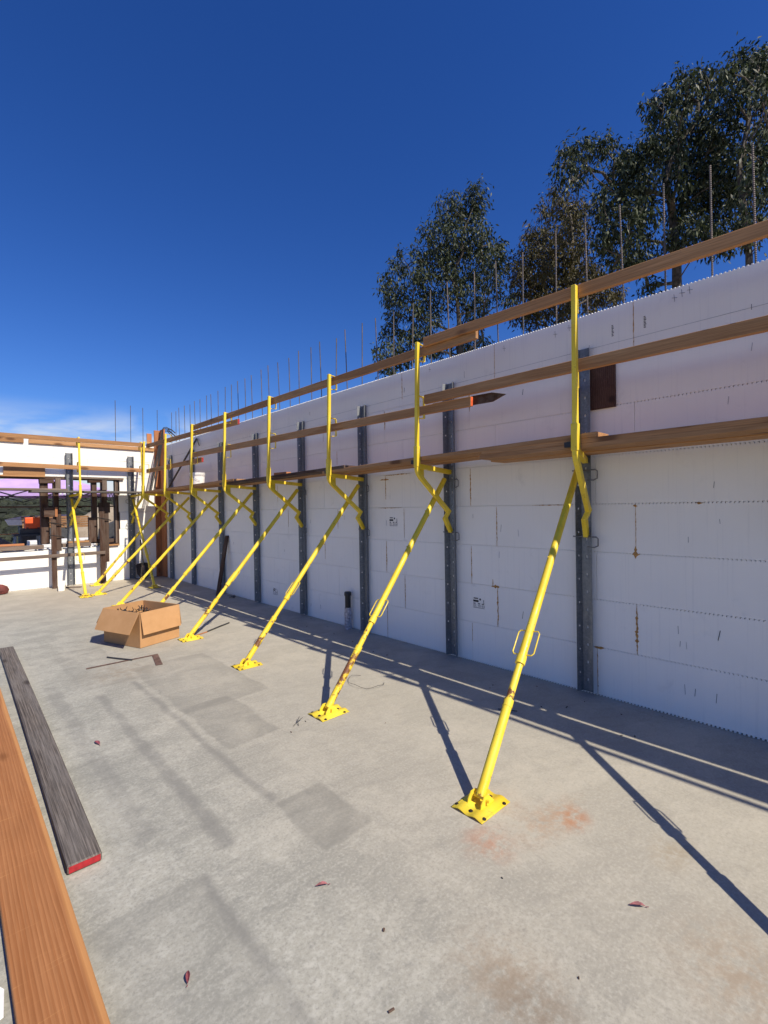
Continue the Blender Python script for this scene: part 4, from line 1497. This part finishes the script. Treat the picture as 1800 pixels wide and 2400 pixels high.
MB().tube([cc + up * (eave - 0.2), cc + up * peak], 0.02, 8).build('centre_pole', 'blackish', ct)

# orange tool case on a steel stand just outside the window
tb = thing('tool_stand', 'steel stand carrying an orange case just outside the window', 'stand', (1.45, 13.75, -0.4))
for (x0, y0, x1, y1) in ((1.19, 13.20, 1.03, 13.08), (1.62, 13.20, 1.70, 13.08), (1.20, 13.52, 1.07, 13.68), (1.62, 13.52, 1.72, 13.68)):
    MB().tube([(x0, y0, 1.14), (x1, y1, -0.45)], 0.022, 8).build('leg', 'steel_grey', tb, smooth=True)
MB().box((1.15, 13.16, 1.13), (1.67, 13.56, 1.17)).build('top', 'dark_grey', tb, bevel=0.004)
MB().box((1.27, 13.22, 1.172), (1.66, 13.52, 1.288)).build('lower_case', 'dark_grey', tb, bevel=0.01)
oc = thing('orange_case', 'bright orange tool case standing on the stand outside the window', 'case', (1.50, 13.3, 1.290))
MB().box((1.362, 13.20, 1.290), (1.642, 13.44, 1.540)).build('body', 'orange', oc, bevel=0.012, seg=2)
for x in (1.40, 1.60):
    MB().box((x - 0.02, 13.188, 1.292), (x + 0.02, 13.199, 1.315)).build('latch', 'dark_grey', oc)
MB().tube([(1.46, 13.32, 1.535), (1.47, 13.32, 1.57), (1.55, 13.32, 1.57), (1.56, 13.32, 1.535)], 0.01, 6).build('handle', 'black_plastic', oc)
lumber('loose_board', (0.90, 13.14, 1.185), (1.24, 13.24, 1.190), 0.09, 0.022, 'fir', label='pale wood strip lying on the stand left of the orange case', cat='board')

# white hull-like trailer lid and material stacks
wt = thing('white_truck', 'white work truck bed parked far outside the left of the window', 'truck', (2.0, 19.6, -1.0))
b = MB()
b.hexa([(1.60, 19.9, 1.24), (2.9, 19.0, 1.24), (3.5, 19.9, 1.24), (2.2, 20.8, 1.24), (1.50, 19.98, 1.44), (3.0, 18.95, 1.46), (3.65, 19.95, 1.46), (2.1, 21.0, 1.44)])
b.build('bed', 'white_paint', wt, bevel=0.02)
b = MB()
b.hexa([(1.52, 19.97, 1.45), (3.0, 18.96, 1.47), (3.62, 19.94, 1.47), (2.1, 20.96, 1.45), (1.95, 19.8, 1.54), (2.95, 19.12, 1.58), (3.4, 19.9, 1.58), (2.3, 20.7, 1.54)])
b.build('lid', 'white_paint', wt, bevel=0.02)
MB().box((1.9, 19.7, 0.2), (3.3, 20.4, 1.23)).build('chassis', 'dark_grey', wt, bevel=0.03)
for (x, y) in ((2.0, 19.62), (3.1, 19.2)):
    b = MB()
    b.tube([(x, y, 0.25), (x + 0.12, y + 0.2, 0.25)], 0.35, 16)
    b.build('wheel', 'blackish', wt, smooth=True)

for (x, y, z, nlay, lab) in ((2.75, 15.6, 0.42, 5, 'white wrapped bundle stacked outside the middle of the window'), (2.10, 15.9, 0.30, 6, 'white wrapped bundle outside the window behind the steel channel')):
    st_ = thing('wrapped_bundle', lab, 'bundle', (x, y, -0.45))
    for k in range(nlay):
        MB().box((x - 0.45 + 0.01 * k, y - 0.3, z + 0.1 * k), (x + 0.45 - 0.012 * k, y + 0.3, z + 0.1 * k + 0.092)).build('board', 'paper', st_, bevel=0.006)
    MB().box((x - 0.4, y - 0.25, -0.46), (x + 0.4, y + 0.25, z - 0.003)).build('pallet', 'dark_wood', st_)
st_ = thing('lumber_stack', 'stack of pale lumber far outside the window', 'lumber stack', (2.6, 18.2, -1.2))
for k in range(5):
    lumber('board', (2.0, 18.9 + 0.03 * k, 1.20 + 0.075 * k), (3.4, 17.9, 1.20 + 0.075 * k), 0.5, 0.06, 'fir', parent=st_)
MB().box((2.2, 18.0, -1.3), (3.2, 18.7, 1.16)).build('base', 'dark_grey', st_)
b = MB()
b.tube([(2.28, 16.9, -0.5), (2.30, 16.9, 1.75)], 0.018, 8)
b.tube([(2.29, 16.9, -0.45), (2.62, 16.7, 0.9)], 0.018, 8)
tag(b.build('steel_prop', 'blackish'), 'thin black prop standing before the dirt mound outside', 'prop')
ex = thing('dark_equipment', 'dark blue machine partly seen behind the right window jamb', 'machine', (3.35, 16.0, -0.45))
b = MB()
b.hexa([(3.15, 15.6, -0.46), (4.0, 15.2, -0.46), (4.4, 16.2, -0.46), (3.5, 16.6, -0.46), (3.30, 15.6, 1.2), (4.0, 15.3, 1.55), (4.3, 16.1, 1.55), (3.6, 16.5, 1.2)])
b.build('body', 'dark_grey', ex, bevel=0.05)
MB().bar((3.17, 15.55, 0.78), (3.95, 15.18, 0.80), 0.03, 0.05).build('bumper', 'steel_grey', ex)

# ------------------------------------------------------------------ eucalyptus trees behind the long wall
TREE_A = '''15.94,11.3,14.37,0.35 16.2,11.58,14.04,0.44 14.84,11.71,13.71,0.3 15.47,12.12,13.59,0.43 15.42,12.88,14.45,0.18 16.09,11.61,13.49,0.36 15.88,13.23,13.82,0.37 14.57,11.42,12.27,0.45 15.82,11.43,12.76,0.43 15.54,10.73,12.2,0.3 13.9,12.17,12.23,0.3 14.5,12.34,12.04,0.42 15.3,12.1,12.15,0.51 15.99,11.7,12.31,0.36 16.63,11.21,12.34,0.44 18.27,11.81,13.02,0.39 14.67,13.49,12.49,0.24 12.63,12.35,11.07,0.18 13.59,13.67,11.51,0.23 13.83,12.42,11.22,0.34 14.4,12.02,11.19,0.49 16.27,12.52,12.02,0.49 15.87,11.01,11.41,0.42 14.91,9.77,10.49,0.32 13.91,13.5,11.36,0.24 13.09,13.52,10.71,0.27 13.18,12.34,10.46,0.29 13.78,12.09,10.41,0.33 14.59,11.7,10.6,0.38 15.58,11.52,10.82,0.39 15.78,10.83,10.63,0.34 16.59,10.69,10.88,0.23 14.39,14.93,11.13,0.34 13.04,12.93,9.92,0.37 12.94,13.01,9.55,0.3 14.14,12.58,10.09,0.31 15.5,12.97,10.63,0.37 14.8,11.4,10.08,0.34 16.92,12.06,10.74,0.37 15.29,10.2,9.77,0.25 15.74,10.11,9.8,0.15 16.84,10.29,10.04,0.15 16.03,10.05,9.5,0.09 13.53,12.69,9.58,0.3 14.75,12.87,9.82,0.36 15.53,12.48,9.99,0.24 15.66,11.6,9.82,0.31 15.82,10.97,9.59,0.27 14.34,14.36,9.85,0.29 14.28,13.24,9.42,0.36 14.33,12.41,9.02,0.35 16.47,12.2,9.59,0.37 15.31,10.67,8.9,0.22 13.54,13.63,8.84,0.35 13.54,14.25,8.85,0.2 13.94,13.05,8.65,0.35 13.92,12.36,8.38,0.3 15.96,11.6,8.65,0.35 15.6,10.83,8.2,0.26 13,13.2,8.01,0.34 12.34,13.28,7.63,0.26 14.65,14,8.39,0.37 14.04,12.28,7.82,0.3 16.4,12.18,8.39,0.33 13.8,13.64,7.6,0.36 12.97,13.63,7.17,0.31 15.16,12.73,8.06,0.24 15.41,12.02,8.24,0.24'''
TREE_B = '''19.37,9.58,14.89,0.33 18.14,8.86,13.69,0.27 18.92,9.92,14.25,0.29 19.67,10.23,14.29,0.25 20.28,9.17,14.63,0.29 20.66,9.43,14.63,0.34 21.49,9.28,14.98,0.26 19.78,9.54,14.1,0.29 21.4,9.95,14.73,0.44 17.25,9.51,12.37,0.3 18.66,9.76,13.02,0.28 17.09,8.4,11.87,0.33 20.52,9.34,13.6,0.47 18.52,10.3,12.76,0.37 20.32,10.59,13.5,0.48 19.13,9.16,12.47,0.44 18.17,8.01,11.67,0.3 19.02,11.3,12.58,0.35 17.26,9.7,11.51,0.38 17.75,9.34,11.53,0.38 19.17,9.35,12,0.45 20.36,9.24,12.41,0.34 17.48,10.52,11.27,0.28 18.43,10.49,11.65,0.41 17.14,9.14,10.72,0.41 20.69,10.28,12.32,0.48 19.62,9.07,11.59,0.41 17.95,10.86,11.22,0.25 18.75,10.68,11.29,0.38 18.91,10.01,11.1,0.45 19.48,9.52,11.14,0.41 18.9,8.66,10.73,0.31 20.11,8.55,11.68,0.37 20.79,8.59,11.51,0.33 21.09,9.06,11.57,0.43 18.01,10.49,10.55,0.32 18.63,10.17,10.58,0.37 19.44,9.72,10.67,0.41 20.1,9.39,10.75,0.38 18.57,10.37,10.01,0.41 18.78,9.61,9.91,0.4 18.99,9.08,9.8,0.32 21.21,9.03,10.96,0.39 20.76,8.43,10.7,0.37 20.81,8.05,10.5,0.33 23.35,9.95,11.43,0.42 21.77,8.21,11.14,0.3 21.83,8.12,10.62,0.25 18.66,10.21,9.37,0.45 18.4,9.01,9.15,0.39 18.86,11.24,9.94,0.26'''
TREE_C = '''14.89,6.62,13.03,0.21 14.83,6.87,12.99,0.21 15.64,7.45,13.4,0.2 16.14,6.98,13.68,0.23 15.6,6.4,13.02,0.19 15.58,6.12,13.19,0.21 17.94,6.78,14.72,0.21 16.11,6.39,13.37,0.19 14.01,6.14,11.91,0.17 15.27,7.41,12.85,0.19 14.92,6.92,12.48,0.15 14.66,6.99,12.03,0.15 15.58,7.03,12.66,0.19 15.41,6.57,12.4,0.16 16.91,7.6,13.11,0.17 15.01,6.9,12.05,0.16 16.04,6.01,12.71,0.19 17.12,6.25,13.57,0.23 15.46,5.42,12.11,0.29 16.84,6.31,12.94,0.2 15.93,5.68,11.99,0.3 17.62,5.81,13.25,0.4 15.57,4.92,11.35,0.32 16.16,6.12,12.02,0.28 13.84,5.51,10.39,0.22 15.4,5.64,11.11,0.33 16.22,5.5,11.49,0.4 17.03,5.39,11.48,0.38 17.39,7.09,12.28,0.21 17.55,6.76,12.15,0.31 14.61,5.14,10.05,0.33 15.54,5.06,10.17,0.35 16.7,6.75,11.59,0.17 15.85,6.41,10.53,0.22 14.27,5.42,9.62,0.25 16.55,5.83,10.63,0.32 14.1,5.9,9.26,0.17 14.69,5.72,9.52,0.23 14.72,5.14,9.2,0.28 16.12,5.2,9.86,0.3 17.83,7.05,10.86,0.25 16.12,6.07,9.67,0.25 15.94,5.57,9.35,0.27 19.09,6.23,10.8,0.32 15.17,5.8,8.87,0.18 15.85,5.59,8.96,0.18 16.04,5.26,9.05,0.24 16.95,5.34,8.76,0.25 16.61,4.72,14.29,0.21 18.28,5.59,15.55,0.17 16.17,5.16,14.08,0.09 17.5,5.09,14.67,0.25 17.64,4.51,15.52,0.16 16.57,4.01,14.44,0.17 16.73,3.7,14.42,0.17 17.24,4.49,14.88,0.21 14.89,3.61,12.94,0.21 17.88,3.99,15.02,0.21 18.2,3.77,14.88,0.28 17.42,4.59,14.68,0.22 17.43,4.28,14.54,0.24 18.23,4.12,14.85,0.25 17.68,3.67,14.24,0.18 17.89,4.83,14.73,0.26 15.54,3.91,12.88,0.19 17.88,5.21,14.57,0.29 16.14,4.37,12.99,0.29 18.02,4.49,13.83,0.35 17.25,3.91,13.43,0.21 17.62,3.61,13.55,0.27 17.41,3.3,13.24,0.26 20.12,3.71,15.18,0.17 16.86,3.41,12.58,0.28 17.04,3.07,12.54,0.23 18.87,3.33,13.81,0.16 18.17,4.04,13.55,0.31 16.83,4.99,13.31,0.31 15.45,4.89,12.34,0.26 15.79,5,12.23,0.32 17.9,5.16,13.52,0.39 16.08,4.21,12.16,0.34 18.39,4.31,13.35,0.41 18.95,3.94,13.49,0.39 18.57,3.48,13.13,0.28 17.02,3.08,11.74,0.25 19.15,5.37,13.79,0.41 17.58,4.39,12.47,0.37 18.12,3.98,12.54,0.37 17.83,3.47,12.15,0.3 16.17,4.24,11.27,0.32 17.34,4.07,11.73,0.39 18.34,3.78,12.1,0.4 17.4,3.22,11.41,0.35 17.56,4.39,11.54,0.31 19.24,4.24,12.2,0.43 18.8,3.66,11.76,0.38 17.19,4.43,10.94,0.33 18.99,4.33,11.55,0.43 19.43,3.74,11.46,0.39 18.1,4.95,11.08,0.29 16.48,4.13,9.78,0.38 15.7,3.47,9.24,0.32 19.27,3.71,10.74,0.32 17.24,4.59,9.88,0.37 17.41,3.85,9.72,0.33 19,3.53,10.18,0.32'''
TREE_D = '''16.21,2.91,13.75,0.24 16.1,2.8,13.84,0.16 18.6,3.47,15.37,0.22 14.78,2.84,12.61,0.1 18.11,2.73,15.07,0.23 18.53,2.56,15.27,0.26 19.01,3.04,15.58,0.25 17.54,2.53,14.26,0.31 18.02,2.4,14.5,0.28 16.01,2.52,13.07,0.21 17.34,2.44,13.72,0.25 15.01,1.98,11.79,0.21 16.01,2.94,12.94,0.19 16.77,2.9,13.54,0.16 16.82,2.76,13.15,0.22 16.2,2.87,12.76,0.13 17.88,3.34,14.38,0.15 15.42,2.23,12.1,0.15 17.45,2.46,13.16,0.14 17,2.23,12.81,0.16 16.99,2.77,12.88,0.14 17.18,2.6,12.39,0.17 19.44,2.82,13.57,0.19 16.17,2.17,11.53,0.15 18.96,2.54,13.59,0.15 18.67,2.88,12.98,0.15 17.21,2.35,11.6,0.22 16.41,2.49,11.14,0.21 15.52,2.56,10.84,0.15 16.32,2.27,10.72,0.26 19.19,3.17,12.12,0.34 14.73,2.15,9.58,0.28 17.29,2.97,10.78,0.28 16.1,2.66,9.7,0.24 19.42,2.76,11.4,0.25 17.23,2.85,9.79,0.23 15.64,2.29,8.83,0.2 16.38,2.61,8.95,0.21 17.98,2.05,14.04,0.42 17.88,2.04,13.14,0.42 16.61,1.9,11.3,0.39 17.37,2,10.67,0.49 17.18,1.94,9.5,0.48'''


def tree(name, data, trunk, base_z, leafmat, label, seed, dens):
    rs = random.Random(seed)
    blobs = [tuple(float(q) for q in t.split(',')) for t in data.split()]
    trunk = [Vector(p) for p in trunk]
    foot = Vector((trunk[0].x, trunk[0].y, base_z))
    root = thing(name, label, 'tree', foot, 'eucalyptus trees behind the wall')
    # skeleton: trunk samples, then every foliage clump joined to the nearest wood below or inside it
    nodes, par, wt_ = [], [], []
    chain = [foot] + trunk
    for i in range(len(chain) - 1):
        m = max(2, int((chain[i + 1] - chain[i]).length / 0.8))
        for k in range(m):
            nodes.append(chain[i].lerp(chain[i + 1], k / m))
            par.append(len(nodes) - 2)
    nodes.append(chain[-1])
    par.append(len(nodes) - 2)
    par[0] = -1
    nt = len(nodes)
    axis = lambda p: min((p - q).length for q in nodes[:nt])
    order = sorted(blobs, key=lambda q: axis(Vector(q[:3])))
    for q in order:
        c = Vector(q[:3])
        best = min(range(len(nodes)), key=lambda i: (nodes[i] - c).length + (1.2 * max(0.0, nodes[i].z - c.z + 0.4)) + (0.0 if i < nt else 0.1))
        mid_ = nodes[best].lerp(c, 0.5) + Vector((rs.uniform(-1, 1), rs.uniform(-1, 1), rs.uniform(-0.3, 0.8))) * 0.12 * (nodes[best] - c).length
        nodes.append(mid_)
        par.append(best)
        nodes.append(c)
        par.append(len(nodes) - 2)
    cnt = [1.0] * len(nodes)
    for i in range(len(nodes) - 1, 0, -1):
        if par[i] >= 0:
            cnt[par[i]] += cnt[i]
    b = MB()
    rad = [0.0105 * cnt[i] ** 0.48 for i in range(len(nodes))]
    for i in range(1, len(nodes)):
        p = par[i]
        if p < 0:
            continue
        b.tube([nodes[p], nodes[i]], [min(rad[p], rad[i] * 1.35), rad[i]], 6)
    b.build('trunk', 'bark', root, smooth=True)
    # leaves: long drooping blades in loose sprays
    V_, F_ = [], []
    for (x, y, z, r_) in blobs:
        c = Vector((x, y, z))
        nsp = max(8, int(dens * r_ ** 2 * 185))
        for s_ in range(nsp):
            d = Vector((rs.gauss(0, 1), rs.gauss(0, 1), rs.gauss(0, 1)))
            d.normalize()
            sc = c + d * r_ * (rs.random() ** 0.45) * 1.12
            sc.z -= 0.05 * r_
            axd = (d * 0.8 + Vector((rs.uniform(-0.4, 0.4), rs.uniform(-0.4, 0.4), rs.uniform(-0.9, 0.3)))).normalized()
            for k in range(rs.randint(7, 13)):
                p = sc + axd * rs.uniform(-0.12, 0.26) + Vector((rs.gauss(0, 0.07), rs.gauss(0, 0.07), rs.gauss(0, 0.07)))
                dirv = Vector((rs.gauss(0, 0.55), rs.gauss(0, 0.55), rs.gauss(-0.75, 0.55))) + axd * 0.5
                dirv.normalize()
                ln = rs.uniform(0.10, 0.20)
                w_ = ln * rs.uniform(0.13, 0.22)
                sd_ = dirv.orthogonal().normalized()
                an = rs.uniform(0, 6.283)
                sd_ = (sd_ * math.cos(an) + dirv.cross(sd_) * math.sin(an)) * w_
                o_ = len(V_)
                m_ = p + dirv * ln * 0.45
                V_.extend((p, m_ + sd_, p + dirv * ln + Vector((0, 0, -0.02)), m_ - sd_))
                F_.append((o_, o_ + 1, o_ + 2, o_ + 3))
    me = bpy.data.meshes.new('crown')
    me.from_pydata([v - foot for v in V_], [], F_)
    me.materials.append(M[leafmat])
    o = bpy.data.objects.new('crown', me)
    COL.objects.link(o)
    o.parent = root
    return root

tree('eucalyptus_tree', TREE_A, [(15.32, 11.74, 6.22), (15.33, 11.75, 8.54), (15.27, 11.83, 10.1), (15.24, 11.87, 11.26), (15.47, 11.66, 11.84), (15.47, 11.67, 12.57), (15.79, 11.39, 13.58)],
     1.0, 'leaf', 'pointed dark eucalyptus tree standing alone, leftmost behind the wall', 1, 1.5)
tree('eucalyptus_tree', TREE_B, [(19.57, 9.16, 9.09), (19.64, 9.12, 11.54), (19.7, 9.09, 12.76), (19.65, 9.14, 13.79), (19.34, 9.44, 14.61)],
     1.0, 'leaf_brown', 'olive brown eucalyptus tree in the middle behind the wall', 2, 1.6)
tree('eucalyptus_tree', TREE_C, [(17.16, 4.57, 9.48), (17.1, 4.65, 10.7), (16.94, 4.81, 11.93), (17.22, 4.56, 12.99), (17.73, 4.09, 13.75), (17.77, 4.07, 14.97)],
     1.0, 'leaf', 'large spreading eucalyptus tree behind the wall, right of the brown one', 3, 1.75)
tree('eucalyptus_tree', TREE_D, [(16.96, 2.7, 8.66), (16.8, 2.88, 11.14), (17.02, 2.69, 12.51), (17.04, 2.68, 13.34), (17.25, 2.49, 14.16)],
     1.0, 'leaf', 'tall eucalyptus tree cut off by the right edge of the view', 4, 1.8)
